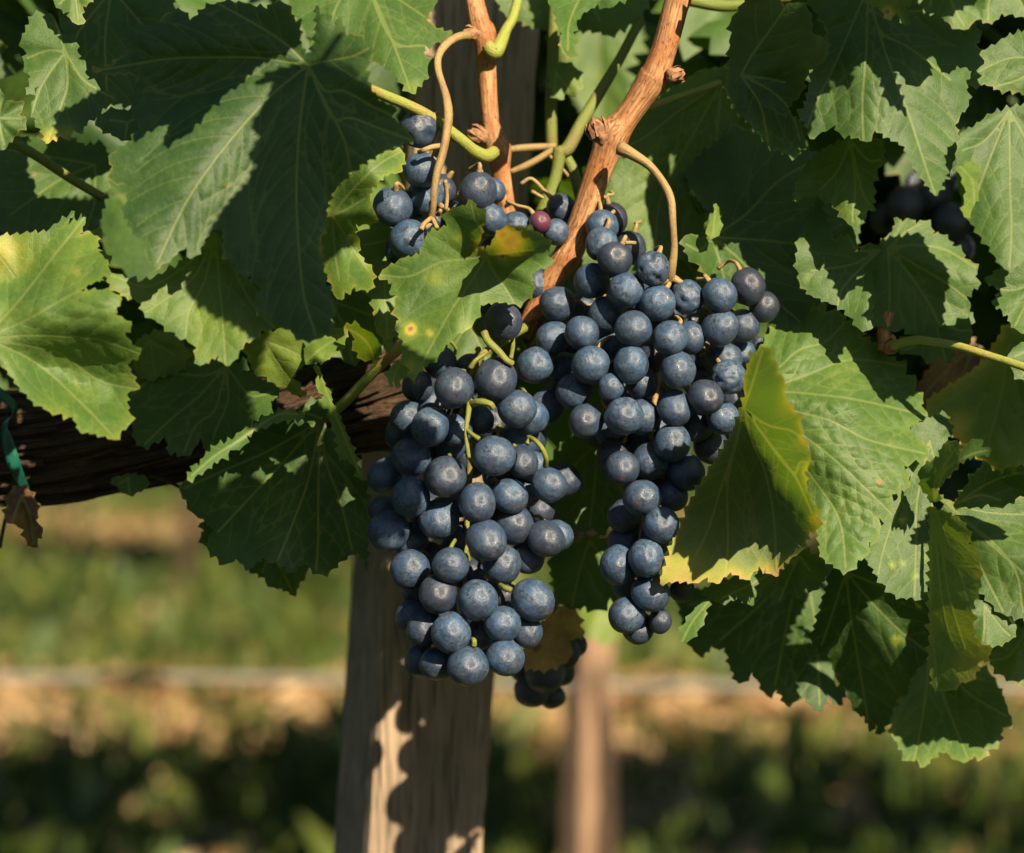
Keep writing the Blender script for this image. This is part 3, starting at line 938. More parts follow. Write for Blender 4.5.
leaf('R6', 'folded dying yellow-green leaf with scorched margin beside the right bunch', '744,408',
     '745,397 744,385 746,373 750,362 751,350 753,358 756,352 764,347 772,349 770,358 777,362 777,372 783,376 785,380 784,391 787,402 793,410 800,422 802,437 807,442 810,462 804,472 806,482 807,490 811,500 815,505 820,527 810,532 806,540 804,549 793,557 784,562 776,577 766,566 763,574 760,562 754,572 746,580 731,572 717,584 708,577 694,583 678,581 660,584 662,575 672,545 680,528 688,505 700,485 712,465 728,440 735,425',
     '772,446 796,478 812,512; 752,440 766,475 774,520 776,570; 735,445 722,485 708,530 688,572; 740,430 728,480 728,540 726,576; 752,385 758,365 763,350; 768,425 790,430 805,440; 790,470 800,462 808,462',
     ctrl=[(744, 408, 1.062), (760, 432, 1.064), (780, 458, 1.063), (800, 488, 1.060), (814, 508, 1.058), (806, 545, 1.070), (752, 352, 1.014), (771, 350, .992), (785, 385, .986), (800, 424, .986), (808, 462, 1.000),
           (660, 582, 1.068), (700, 485, 1.070), (717, 582, 1.078), (776, 574, 1.084), (750, 520, 1.086), (725, 545, 1.084)], grid=3.6, age=.22, under=True, bull=.0007,
     age_spots=[(685, 572, 26, .40), (735, 580, 18, .34), (776, 573, 14, .33), (795, 395, 24, .16), (812, 470, 9, .35), (815, 520, 9, .42), (806, 440, 7, .3)], edge_age=.26, edge_w=3.2, group='large leaves in front')
leaf('R5', 'big wrinkled sunlit leaf right of the grapes, behind the folded yellow leaf', '752,392',
     '757,352 769,334 779,317 784,321 793,312 807,301 809,312 825,302 825,312 839,311 845,321 862,322 860,337 884,345 887,356 907,365 905,374 917,380 915,390 923,397 921,405 928,416 912,427 920,436 928,450 928,456 904,466 908,478 910,487 901,489 892,494 893,515 879,517 880,530 878,540 869,542 868,555 858,560 853,570 840,570 825,560 820,553 818,536 816,515 810,480 790,440 766,415',
     '787,392 830,396 868,402 927,416; 779,368 800,350 825,342 845,322; 793,410 830,420 868,440 926,454; 790,425 830,455 868,490 892,514; 785,440 815,480 840,520 846,568; 800,378 850,360 905,366',
     ctrl=[(752, 392, 1.090), (927, 416, 1.104), (845, 320, 1.122), (784, 320, 1.118), (905, 366, 1.122), (926, 454, 1.092), (892, 514, 1.072), (846, 568, 1.050), (806, 550, 1.060), (850, 400, 1.084), (840, 460, 1.074), (800, 345, 1.106), (785, 470, 1.080)], grid=4.2, age=.22, bull=.0019, side_step=20,
     edge_age=.12, edge_w=3, group='large leaves in front')
leaf('R1', 'large leaf at upper right with a scalloped shadow and a pointed sunlit tip', '868,-12',
     '799,122 804,108 808,92 812,72 820,58 829,42 824,24 812,8 800,-8 815,-40 840,-60 862,-50 880,-60 930,-50 955,-30 966,-10 972,20 982,34 976,44 984,64 972,70 966,80 969,100 968,107 962,112 955,125 962,142 953,162 951,170 940,190 935,196 930,188 925,182 917,172 912,165 905,147 890,138 875,130 866,142 850,135 842,136 836,125 822,132 810,139 805,122',
     '879,32 892,70 907,110 920,150 935,194; 852,25 835,65 818,100 806,130; 866,60 863,100 864,140; 880,30 905,45 926,60 950,80; 900,10 940,10 972,20',
     ctrl=[(868, -12, 1.066), (935, 195, 1.036), (805, 128, 1.052), (864, 140, 1.046), (982, 50, 1.072), (812, 20, 1.068), (955, 130, 1.054), (880, 80, 1.050), (930, -40, 1.085)], grid=4.2, age=.12, bull=.0010, group='large leaves in front')
leaf('L3', 'small pale sunlit leaf with a tan tip at upper left', '66,52', '40,12 54,16 58,33 66,36 75,38 77,50 78,59 86,62 85,72 87,80 96,81 100,92 114,91 119,101 103,108 97,116 95,121 89,120 80,134 74,130 64,139 60,136 46,144 41,129 35,127 36,119 31,114 35,99 39,86 30,94 26,95 31,77 24,67 27,54 21,40 32,16',
     '68,85 60,110 50,140; 82,78 98,90 114,98; 52,70 40,90 33,112; 60,35 55,20; 48,50 28,58', d=1.085, ty=-.016, grid=3.6, age=.17, age_spots=[(52, 140, 13, .5), (70, 132, 8, .2)], bull=.0006)
leaf('L3b', 'small sunlit lobe tucked behind the large upper left leaf', '128,122', '95,122 102,114 116,109 128,111 137,105 147,102 150,118 148,138 140,146 132,141 118,138 102,130', '148,112; 110,120; 125,138', d=1.062, ty=-.012, grid=3.2, age=.16, bull=.0005)
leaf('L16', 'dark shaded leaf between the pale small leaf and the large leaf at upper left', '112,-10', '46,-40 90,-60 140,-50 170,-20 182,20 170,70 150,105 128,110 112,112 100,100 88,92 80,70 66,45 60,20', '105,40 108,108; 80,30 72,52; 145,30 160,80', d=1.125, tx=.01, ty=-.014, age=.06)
leaf('L17', 'deep olive leaf in shade at the left edge, crossed by a thick leaf stalk', '95,165', '-30,140 0,128 30,140 62,132 85,146 102,142 112,160 108,190 100,220 84,238 60,230 40,250 10,246 -30,260', '60,180 10,215; 70,160 10,150; 95,200 85,232', d=1.15, ty=-.012, age=.16)
leaf('L15', 'curled leaf scrap at the left edge under the pale small leaf', '-2,118', '-30,95 0,88 5,100 25,102 19,115 27,119 20,130 15,136 4,150 -30,150', '22,118; 4,145; 3,98', d=1.075, ty=-.005, grid=3, age=.12, wav=.006)
tube('petiole', [pxpath('12,141 40,158 70,178 102,197', 1.115, [5.5, 5, 4.8, 4.6], 1.135)], M_DARKPET, LEAVES['L15'][0])
leaf('L4', 'leaf under the large upper left leaf, left lobe sunlit and middle in teal shade', '215,232',
     '100,276 112,273 125,278 138,282 150,280 162,274 175,268 190,250 215,232 238,262 252,285 268,310 276,329 262,330 256,338 246,342 240,350 235,360 226,366 219,355 212,358 206,363 200,366 195,360 197,348 186,339 179,339 175,333 164,326 155,320 144,313 141,305 135,299 126,297 120,293 110,284',
     '190,262 150,286 112,276; 205,280 190,310 186,337; 220,290 224,330 226,364; 232,265 250,300 274,328; 195,275 165,300 146,312', d=1.036, tx=.002, ty=-.016, grid=4, age=.28, bull=.0008)
leaf('L12', 'tiny pale leaf tip poking out below the big upper left leaf', '236,262', '237,259 240,266 237,274 228,278 219,281 222,274 226,266', '222,280', d=1.036, grid=2.5, age=.2, bull=.0002, teeth=.05)
leaf('L13', 'olive leaf glowing through behind the tip of the large upper left leaf', '265,340', '244,348 262,334 284,328 300,336 305,350 307,362 298,370 292,377 300,388 306,396 298,396 290,392 276,384 267,377 254,373', '290,350 305,358; 280,365 302,394; 258,362', d=1.085, ty=.004, tx=-.02, age=.36, grid=3.6)
leaf('L14', 'small dim olive leaf in the gap under the sunlit left lobe', '150,340', '128,352 140,338 158,330 172,333 184,345 187,360 182,370 172,373 160,376 150,380 138,374', '175,355; 155,376; 135,358', d=1.12, ty=-.004, age=.34, grid=4)
leaf('L5', 'dark leaf over the vine arm with one narrow sunlit rib and lit lobes', '226,366',
     '128,392 132,372 150,356 180,345 210,352 237,364 247,360 244,372 255,377 262,380 268,379 274,384 280,391 275,398 272,404 270,416 262,414 254,420 248,428 242,432 230,440 222,446 214,453 207,452 203,445 201,437 196,446 186,456 176,452 169,454 166,436 154,442 143,447 136,442 133,432 136,420 128,410',
     '228,400 216,430 210,450; 200,395 170,420 145,444; 205,375 160,375 132,395; 250,395 272,392; 215,410 196,425 184,452', ctrl=[(226, 366, 1.116), (210, 450, 1.102), (140, 440, 1.103), (130, 390, 1.118), (278, 392, 1.090), (245, 430, 1.083), (185, 400, 1.114), (235, 405, 1.098)], grid=4, age=.14, bull=.0008)
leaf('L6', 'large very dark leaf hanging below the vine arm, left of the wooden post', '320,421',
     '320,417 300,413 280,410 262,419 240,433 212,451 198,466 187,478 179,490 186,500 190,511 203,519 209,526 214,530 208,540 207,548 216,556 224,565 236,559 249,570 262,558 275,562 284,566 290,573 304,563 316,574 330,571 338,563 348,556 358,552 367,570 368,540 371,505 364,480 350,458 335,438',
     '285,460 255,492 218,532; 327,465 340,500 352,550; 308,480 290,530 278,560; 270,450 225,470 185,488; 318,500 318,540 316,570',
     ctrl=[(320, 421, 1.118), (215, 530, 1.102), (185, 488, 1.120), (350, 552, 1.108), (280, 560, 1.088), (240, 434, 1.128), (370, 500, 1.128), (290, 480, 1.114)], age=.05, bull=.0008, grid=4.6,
     petiole=('320,421 332,414 350,397 372,374 390,357 401,347 410,338', [1.098, 1.08, 1.07, 1.062, 1.06, 1.058], [4, 5, 5.2, 5, 5, 5.5, 5], M_PETIOLE))
leaf('L6b', 'thin dark leaf tip showing below the large dark hanging leaf', '278,540', '250,545 285,530 312,545 308,570 300,582 295,597 289,592 282,589 275,588 267,586 265,578 258,574 249,571', '280,565 293,594; 262,572', d=1.15, age=.22)
leaf('L6c', 'small sunlit leaf scrap at the left rim of the large dark hanging leaf', '212,520', '200,523 210,522 219,530 214,540 205,546 200,538 204,531', '205,543', d=1.13, age=.18, grid=3)
leaf('L7', 'narrow pale strip of a curled leaf hanging edge-on over the vine arm', '318,366', '316,364 320,370 322,377 325,386 331,394 332,402 336,410 341,420 345,430 350,442 354,452 357,463 362,472 363,482 357,470 350,457 346,460 339,457 338,446 336,437 332,426 330,417 327,413 329,409 322,408 317,405 322,399 324,395 318,390 316,386',
     '324,385 333,408 344,435 360,474', d=1.066, ty=-.012, tx=.05, grid=2.8, age=.28, bull=.0004, teeth=.2)
leaf('L7b', 'pale fringed leaf edge catching the sun on top of the large dark hanging leaf', '262,424', '250,428 266,417 282,410 296,412 304,418 285,420 262,428 247,435 246,444 236,450 230,450 222,458 214,462 208,468 198,474 187,480 192,472 190,466 199,466 203,458 210,452 215,446 224,444 232,440 240,432',
     '240,440 215,456 192,476; 280,414 298,414', d=1.052, ty=-.02, tx=.01, grid=2.8, age=.20, bull=.0005, teeth=.22, wav=.004)
leaf('L7c', 'small teal leaf above the stalk of the large dark hanging leaf', '322,418', '296,412 304,404 316,400 325,398 330,408 326,420 314,421 302,418', '300,411', d=1.10, grid=3, age=.1)
leaf('L8a', 'little crumpled pale leaf pointing left above the vine arm', '345,334', '305,362 304,356 307,347 315,342 318,334 325,332 336,328 348,331 346,338 340,350 333,352 327,360 318,362 312,365', '325,346 308,360; 320,338', ctrl=[(345, 334, 1.070), (306, 361, 1.052), (325, 332, 1.072), (330, 356, 1.05), (315, 345, 1.054)], grid=2.6, age=.3, bull=.0006, wav=.003)
leaf('L8b', 'small curled pale green leaf with toothed edge near the spotted leaf', '350,330', '347,322 351,325 355,320 360,327 366,330 374,335 378,341 380,348 379,356 375,365 371,360 365,362 358,353 352,347 355,340 352,335', '362,338 370,348 374,362', ctrl=[(350, 326, 1.046), (380, 348, 1.05), (375, 362, 1.062), (356, 348, 1.066), (364, 336, 1.042)], grid=2.6, age=.3, bull=.0005)
leaf('L8c', 'small bright curled leaf scrap hanging under the spotted leaf beside a grape', '402,362', '389,370 392,365 400,361 409,364 410,372 405,378 400,380 398,388 395,386 393,380 391,388 389,384', '396,372 392,384', d=1.052, tx=.02, grid=2.4, age=.36, bull=.0004)
leaf('L8d', 'tiny pale leaf scrap behind the bright leaf stalk above the vine arm', '390,345', '385,340 392,342 400,347 398,355 390,358 386,352', '397,352', d=1.075, grid=2.4, age=.34, bull=.0003)
leaf('L10', 'sunlit toothed leaf at the top, left of the two canes, with a drooping tip', '364,-24', '284,-30 320,-55 372,-60 425,-40 440,-15 436,4 430,12 427,20 436,28 453,33 447,38 438,42 425,45 424,52 426,56 435,64 434,72 424,80 412,94 404,85 397,78 391,72 385,66 378,64 372,58 362,62 345,60 330,56 318,60 312,40 302,25 291,12 288,-10',
     '380,10 396,50 411,90; 400,0 430,20; 340,0 322,50; 392,40 424,46', ctrl=[(364, -24, 1.13), (412, 92, 1.088), (318, 58, 1.10), (445, 35, 1.10), (290, -10, 1.13), (380, 30, 1.108)], grid=4, age=.17, age_spots=[(414, 90, 12, .28)], bull=.0007)
leaf('L11', 'curly leaf behind the right edge of the large upper left leaf, its lip folded over', '332,215', '322,272 320,255 320,237 326,225 327,205 334,192 342,182 360,164 385,151 401,149 405,157 402,165 402,172 392,173 385,175 380,180 372,187 370,194 370,200 372,206 375,212 378,222 366,224 356,224 355,232 360,242 358,252 364,262 372,269 373,280 372,289 365,290 355,286 345,292 342,300 337,299 334,295 332,285 328,278',
     '352,190 378,165 400,152; 345,235 362,262 370,272; 335,250 340,280; 345,210 370,195',
     ctrl=[(332, 215, 1.066), (400, 152, 1.060), (378, 178, 1.048), (374, 222, 1.055), (370, 272, 1.062), (372, 288, 1.040), (340, 298, 1.046), (322, 260, 1.070), (350, 270, 1.064)], grid=3.4, age=.22, edge_age=.25, edge_w=4, wav=.004)
leaf('L18', 'leaf in shade with small holes behind the curly leaf and the spotted leaf', '388,240', '352,225 378,215 402,240 425,250 440,262 430,285 410,300 400,330 388,345 376,330 372,300 362,290 355,262', '385,290 388,338; 420,265; 365,245', d=1.115, age=.3, ty=-.01)
leaf('L19', 'shaded leaf just above the vine arm under the curly leaf', '330,300', '292,300 318,292 342,292 366,288 380,300 392,330 378,352 352,365 330,352 312,362 300,340', '345,330 352,360; 370,315; 310,335', d=1.14, age=.22, ty=-.01)
leaf('L20', 'sunlit scrap of leaf between the large upper left leaf and the leaf below it', '240,280', '236,272 246,278 252,283 264,287 270,300 280,318 276,329 266,329 256,318 250,306 242,295', '255,305 272,326', d=1.052, ty=-.015, grid=3, age=.24)
leaf('L21', 'little leaf with a drooping tip hanging at the top edge, far left', '75,-12', '50,-20 92,-22 94,-4 90,2 83,6 82,14 84,24 78,25 72,22 70,12 62,10 55,5', '78,20; 60,4', d=1.08, grid=3, age=.24, ty=-.01)
leaf('L22', 'blurred pale leaf at the top left corner behind the row of small leaves', '30,-20', '12,-40 50,-40 62,0 56,14 44,20 34,26 22,22 14,30', '32,20; 50,10', d=1.42, age=.3, ty=-.01)
leaf('L23', 'dead brown leaf curled under the vine arm beside the green tie', '22,495', '8,494 18,486 28,489 34,497 38,510 36,520 43,532 38,538 33,548 27,542 24,530 16,525 6,520', '30,515 34,544; 14,515', d=1.12, age=.97, grid=3, bull=.0004, wav=.006)
leaf('L24', 'tiny dark leaf hanging from the vine arm above the left gap', '128,478', '112,478 130,474 146,476 148,486 138,492 130,496 120,490', '130,492; 118,484', d=1.14, age=.15, grid=3)

leaf('R2', 'dark teal leaf with a folded edge, left of the large shadowed leaf at upper right', '741,75',
     '731,20 730,45 728,70 726,90 734,110 742,115 750,122 758,132 767,142 768,147 770,151 778,150 785,153 797,157 800,150 807,147 803,135 800,122 786,110 800,95 804,82 809,70 816,66 825,60 828,50 829,43 824,38 817,36 812,32 812,22 810,12 800,2 785,6 770,-10 750,-8',
     '770,90 790,110 800,140; 765,78 785,82; 752,55 770,30 785,8; 760,105 768,142', ctrl=[(741, 75, 1.088), (785, 80, 1.082), (786, 110, 1.080), (826, 52, 1.040), (812, 18, 1.050), (800, 150, 1.058), (768, 148, 1.066), (731, 100, 1.088), (745, -5, 1.105)], age=.08, edge_age=.12, edge_w=3, grid=3.8)
leaf('R3', 'olive leaf just below the large shadowed leaf at upper right', '850,140', '793,200 797,182 805,166 825,148 850,137 872,136 884,145 885,164 878,168 873,182 874,196 873,212 868,210 862,220 853,227 848,224 845,220 832,204 818,195 806,196',
     '838,170 820,190; 855,180 853,222; 868,160 880,160; 862,190 870,205', d=1.078, tx=-.012, ty=-.004, age=.26, grid=4)
leaf('R4', 'large teal leaf in shade behind the right bunch, its lower left strip sunlit', '712,237',
     '681,240 686,235 693,234 699,238 706,237 712,236 719,228 718,222 712,212 702,205 690,190 684,170 700,156 735,125 800,148 850,162 864,190 860,225 855,255 848,275 842,288 830,302 815,312 790,330 778,348 765,352 750,345 735,330 722,306 711,285 700,266 688,256',
     '740,260 770,295 800,322; 760,240 810,245 858,250; 745,215 780,180 820,158; 722,270 730,300 745,335; 705,215 692,190; 700,250 686,244',
     ctrl=[(712, 237, 1.110), (800, 322, 1.120), (858, 250, 1.138), (820, 158, 1.155), (735, 128, 1.155), (686, 175, 1.138), (684, 242, 1.088), (700, 264, 1.096), (745, 335, 1.118)], age=.10, grid=4.4)
leaf('R4b', 'bright little leaf tip standing up at the left corner of the large teal leaf', '712,236', '706,230 710,222 714,212 716,203 720,208 720,218 722,228 716,237 710,240', '715,210', d=1.09, age=.34, grid=2.4, tx=.04, bull=.0003)
leaf('R19', 'sunlit leaf in the gap behind the large teal leaf at right', '880,250', '798,240 808,215 819,197 826,220 832,238 837,240 844,228 852,226 856,240 855,252 862,246 873,244 884,250 872,270 874,300 870,330 860,330 845,310 828,302 812,296 800,285 796,262', '850,265 812,270; 845,285 838,305; 858,250 848,235', d=1.098, ty=-.014, age=.18, grid=4.4, bull=.0006)
leaf('R18', 'dark olive heart-shaped leaf in shade, above the red stub', '888,248',
     '878,246 885,238 892,232 897,217 902,222 908,218 916,224 920,220 931,226 932,234 940,234 948,239 952,246 962,250 964,258 972,262 978,268 975,276 981,284 974,288 966,296 971,306 965,314 955,320 948,332 938,338 928,332 915,336 905,328 893,332 882,326 870,326 872,300 868,280 874,262',
     '910,275 930,305 944,334; 915,245 945,250 976,268; 890,285 888,328; 905,232 920,224; 912,262 950,285 970,300', d=1.122, tx=.010, ty=-.012, age=.20, grid=4.4)
leaf('R20', 'long pale sunlit leaf near the right edge, toothed shadow down its right side', '1010,110',
     '980,122 992,114 1010,108 1040,100 1070,130 1075,200 1060,250 1040,262 1025,260 1016,266 1010,272 1003,267 996,258 990,247 982,238 975,227 970,222 964,215 962,200 958,180 957,165 957,150 960,140 963,132 972,128',
     '990,160 975,200 968,215; 1010,180 1012,230 1010,268; 985,140 962,150; 1040,170 1055,230', d=1.05, tx=.004, ty=-.016, age=.15, grid=4, bull=.0006)
leaf('R21', 'small olive folded leaf lobe in front of the long pale leaf near the right edge', '960,166', '957,166 963,166 968,161 974,162 979,168 983,172 982,180 984,187 980,195 976,202 973,208 964,217 964,205 966,192 962,178', '972,180 974,204', d=1.03, tx=.05, age=.34, grid=2.8, bull=.0003)
leaf('R22', 'sunlit toothed leaf at the right edge, middle height', '1040,280', '984,280 993,285 1000,291 996,298 992,304 1000,308 1008,315 1010,322 1014,328 1024,334 1050,330 1070,300 1060,262 1030,254 1008,262', '1015,290 995,288; 1025,305 1015,325', d=1.075, ty=-.014, age=.18, grid=3.8)
leaf('R23', 'small lit leaf at the right edge crossed by the long thin stalk', '1040,345', '1008,355 1016,346 1024,342 1050,338 1060,370 1040,392 1024,380 1014,374', '1015,356; 1022,376', d=1.07, ty=-.012, age=.2, grid=3.4)
leaf('R24', 'yellow-rimmed olive leaf hanging in shade at the right edge', '1010,345', '922,418 930,398 945,388 962,378 978,366 990,350 1005,325 1040,326 1070,360 1075,450 1040,470 1000,474 975,455 960,440 944,425', '970,385 930,412; 1000,400 985,455; 1035,390 1050,450', d=1.15, ty=-.006, age=.33, edge_age=.28, edge_w=9, age_spots=[(958, 425, 14, .25)])
leaf('R25', 'small sunlit leaf with toothed edge below the dark olive heart-shaped leaf', '935,318', '898,352 896,344 904,336 912,338 920,330 938,328 950,322 958,317 966,314 973,312 971,325 972,335 968,345 961,346 955,350 953,357 948,364 943,361 938,357 933,362 928,365 924,360 920,355 910,354', '915,345 902,350; 940,340 946,360; 958,330 970,330', d=1.118, ty=-.012, age=.17, grid=3.4)
leaf('R26', 'dried brown leaf in the dark gap near the right edge', '975,345', '910,398 922,380 935,358 950,345 966,336 985,350 990,368 975,382 955,396 935,408 918,410', '945,372 918,402; 965,370 955,392', d=1.20, age=.97, ty=-.008, grid=4)
leaf('R27', 'sunlit leaf filling the top right corner', '1000,-25', '950,-30 1060,-50 1070,10 1040,24 1024,17 1013,14 1002,13 996,20 989,23 982,20 976,15 966,2', '990,0 988,20; 1020,0 1026,15', d=1.045, ty=-.012, age=.2, grid=4)
leaf('R28', 'broad blurred sunlit leaf below the top right corner leaf', '1045,60', '962,80 970,66 985,50 1005,38 1030,28 1070,30 1080,90 1050,100 1020,92 1000,90 985,84 972,86', '1010,58 975,74; 1020,78 995,86', d=1.1, ty=-.014, age=.18)
leaf('R29', 'little hanging leaf with pinkish tips at the top edge, right of the canes', '890,-25', '870,-20 912,-25 914,0 905,6 908,14 905,26 900,20 897,10 893,16 891,21 884,14 880,6 874,8', '893,16; 904,22', d=1.035, age=.36, grid=2.8, age_spots=[(891, 18, 7, .25)], bull=.0003)
leaf('R30', 'sunlit leaf with a torn lobe at the top edge, left of the top right corner', '940,-30', '915,-30 975,-40 985,0 976,20 964,30 950,24 936,14 924,10', '955,10 964,26; 930,5', d=1.03, age=.2, grid=3.4, ty=-.01)
leaf('R31', 'dark olive leaf spread behind the right cane', '722,82', '596,150 606,128 640,108 668,92 700,70 728,66 742,90 738,130 722,160 730,180 716,205 700,232 690,258 668,262 652,258 640,240 620,230 612,205 600,180',
     '680,110 640,140 602,152; 690,140 660,200 655,255; 715,150 705,220', d=1.16, age=.26, ty=-.008,
     petiole=('722,82 700,90 675,98 648,108', [1.15, 1.145, 1.135], [4, 3.6, 3.6, 4], M_PETIOLE))
leaf('R32', 'small lit leaf showing a toothed edge behind the dark leaf right of the canes', '700,170', '680,173 690,168 703,164 710,170 709,178 712,190 711,205 704,212 698,214 692,205 690,196 684,188', '692,190 700,210; 705,185', d=1.145, age=.22, grid=3)
leaf('R33', 'curled leaf at the top between the two canes, its near edge lit', '590,-20', '545,-30 625,-40 640,-10 610,8 598,4 592,8 584,12 577,20 573,32 575,45 573,59 566,56 562,50 560,42 562,34 558,28 556,18 548,0', '570,20 568,50; 600,0', ctrl=[(590, -20, 1.12), (545, -25, 1.12), (635, -20, 1.12), (573, 58, 1.075), (558, 25, 1.08), (578, 20, 1.10)], grid=3.4, age=.2, wav=.004)
leaf('R36', 'bright sunlit leaf far back, blurred in the gap between the two canes', '600,10', '560,10 590,-5 630,5 645,40 640,80 626,110 604,122 584,116 570,90 560,50', '600,60 602,118; 625,40 640,50; 580,40 565,60', d=1.56, age=.24, grid=4, ty=-.012)
leaf('R34', 'dark olive leaf along the top edge behind the canes', '560,-60', '470,-60 640,-70 660,-20 640,20 610,36 590,30 560,34 530,26 505,14 490,-10', '555,20; 600,20; 510,5', d=1.19, age=.22, ty=-.01)
leaf('R35', 'lit fringe of a small leaf hanging on the post side between the canes', '556,72', '548,70 562,62 574,66 582,78 580,90 572,96 566,92 560,100 552,92', '570,90; 555,92', d=1.16, age=.3, grid=3)
leaf('R7', 'sunlit leaf with pale specks behind the big wrinkled leaf, lower right', '930,440', '850,520 862,480 905,440 915,425 930,418 945,412 952,430 945,445 955,458 945,475 935,490 930,510 932,537 930,560 928,585 924,592 920,600 915,601 912,597 904,598 895,595 886,586 878,577 868,562 858,545',
     '905,490 885,545 878,574; 918,500 916,550 914,596; 935,470 930,520', d=1.095, tx=.006, ty=-.016, age=.15, bull=.0006, age_spots=[(903, 520, 3, .5), (904, 521, 3, .3), (922, 556, 3, .5), (893, 566, 3, .5), (902, 563, 3, .4), (916, 576, 3, .5), (928, 560, 2, .4)])
leaf('R8', 'folded leaf hanging upright at lower right, lit yellow-green inside its fold', '932,503',
     '930,506 945,512 960,519 966,527 971,536 968,543 975,552 980,564 981,578 979,589 974,600 971,610 974,622 971,635 980,644 992,649 988,656 990,661 983,660 978,663 976,672 973,680 962,682 952,690 943,691 934,688 930,672 929,656 929,600 929,550',
     '931,560 931,620 938,688; 945,535 960,575 972,610; 940,540 950,600 965,650; 950,560 978,568; 945,620 968,670',
     ctrl=[(932, 503, 1.072), (930, 600, 1.062), (936, 688, 1.045), (962, 520, 1.050), (980, 570, 1.032), (972, 610, 1.03), (955, 580, 1.050), (988, 655, 1.018), (960, 682, 1.026), (955, 640, 1.042)], grid=3.6, age=.33, age_spots=[(972, 665, 22, .16), (978, 575, 8, .25)], bull=.0005, edge_age=.1, edge_w=3)
leaf('R9', 'twisted leaf with a frilled tip standing above the upright folded leaf', '934,502', '918,472 923,466 930,462 939,457 941,449 943,444 950,441 958,441 960,450 966,444 975,439 984,441 980,447 992,450 984,455 975,456 968,458 960,462 954,470 946,478 938,488 936,502 930,503 928,495 922,490 920,481',
     '934,485 944,465 956,448; 946,470 970,455 988,450', ctrl=[(934, 502, 1.066), (920, 475, 1.074), (942, 448, 1.066), (975, 441, 1.040), (990, 450, 1.028), (960, 460, 1.038), (945, 478, 1.046)], grid=2.8, age=.14, bull=.0005, wav=.003)
leaf('R10', 'dark curled leaf with bright rim at the right edge, above the lit lower leaf', '956,504', '953,505 958,498 962,490 968,484 974,474 980,468 988,461 991,468 993,471 1002,469 1008,467 1024,466 1050,462 1060,485 1040,490 1030,486 1018,495 1009,503 1000,508 988,504 978,507 966,507',
     '985,485 1010,475 1045,470; 980,495 1000,500', ctrl=[(956, 504, 1.05), (988, 462, 1.05), (1050, 470, 1.03), (1000, 506, 1.062), (1040, 488, 1.055)], grid=3.2, age=.12, edge_age=.12, edge_w=2.5, wav=.003)
leaf('R11', 'broad lit leaf at the right edge behind the upright folded leaf', '940,498', '936,494 953,502 980,505 1000,504 1024,497 1070,490 1080,600 1050,625 1023,618 1012,616 1005,615 994,606 985,595 978,592 975,575 968,560 975,552 968,530 950,515',
     '970,525 1000,552 1050,595; 985,512 1040,515; 965,535 985,575 1004,612; 1010,560 1024,612', d=1.088, tx=-.006, ty=-.017, age=.15, grid=4.2, bull=.0009)
leaf('R12', 'dark teal leaf hanging under the big wrinkled leaf, with a sunlit left rim', '846,572',
     '832,570 828,584 822,600 817,620 810,638 814,644 810,652 817,647 820,654 826,648 830,645 832,660 834,672 837,687 841,678 841,665 846,690 850,700 856,712 864,716 870,732 876,724 880,735 890,720 897,700 908,690 916,670 926,660 932,640 934,610 925,590 912,582 895,575 880,566 860,562',
     '870,600 900,630 928,652; 850,610 858,660 868,720; 835,605 822,645; 880,585 915,592', ctrl=[(850, 580, 1.122), (928, 652, 1.116), (868, 720, 1.152), (812, 645, 1.136), (838, 672, 1.150), (920, 590, 1.102)], age=.09, grid=4.2, age_spots=[(897, 640, 7, .5), (874, 662, 4, .4)])
leaf('R13', 'dark olive leaf at the bottom right, its lower scalloped rim lit', '930,645', '886,700 884,715 892,724 890,734 897,742 902,750 908,761 916,759 925,767 930,760 938,752 946,752 956,760 967,762 974,756 981,760 988,750 999,744 1001,735 1002,728 1013,724 1009,714 1006,703 1003,695 999,688 992,676 980,668 965,664 945,668 930,650 912,660 897,680',
     '925,700 915,760; 945,700 968,758; 965,690 1006,716; 940,670 985,680', ctrl=[(930, 645, 1.175), (915, 760, 1.139), (968, 758, 1.141), (1008, 715, 1.157), (890, 715, 1.157), (950, 700, 1.165)], age=.22, edge_age=.1, edge_w=6, grid=4)
leaf('R14', 'small pale leaf tips under the lit leaf at the lower right edge', '985,605', '971,607 980,600 992,603 1000,612 1010,621 1016,630 1013,638 1006,642 999,645 990,646 981,642 976,632 972,622', '985,625 984,640; 1000,625 1010,635', d=1.07, age=.19, grid=3, bull=.0005)
leaf('R14b', 'olive leaf in shade at the lower right edge of the photo', '1030,625', '985,655 996,640 1012,632 1040,618 1070,640 1070,690 1040,700 1018,682 1004,676 994,668', '1010,655 992,660; 1025,670', d=1.11, age=.3, grid=4, ty=-.006)
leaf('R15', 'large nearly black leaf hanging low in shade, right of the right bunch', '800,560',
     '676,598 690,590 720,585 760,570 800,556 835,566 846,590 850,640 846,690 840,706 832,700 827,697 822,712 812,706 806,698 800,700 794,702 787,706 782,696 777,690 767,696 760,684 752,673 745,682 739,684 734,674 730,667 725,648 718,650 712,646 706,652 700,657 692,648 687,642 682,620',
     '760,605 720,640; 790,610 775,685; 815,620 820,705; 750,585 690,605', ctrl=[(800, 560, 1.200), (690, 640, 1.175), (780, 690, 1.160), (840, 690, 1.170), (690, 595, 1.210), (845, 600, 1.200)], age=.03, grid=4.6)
leaf('R15b', 'mid green leaf in shade behind the bottom fringe of the folded yellow leaf', '800,556', '700,592 716,582 740,576 770,572 800,548 822,556 826,575 818,590 806,588 800,600 790,594 778,604 764,596 752,606 740,598 722,604', '760,580 722,598; 790,575 780,600; 810,570', d=1.115, age=.2, grid=4)
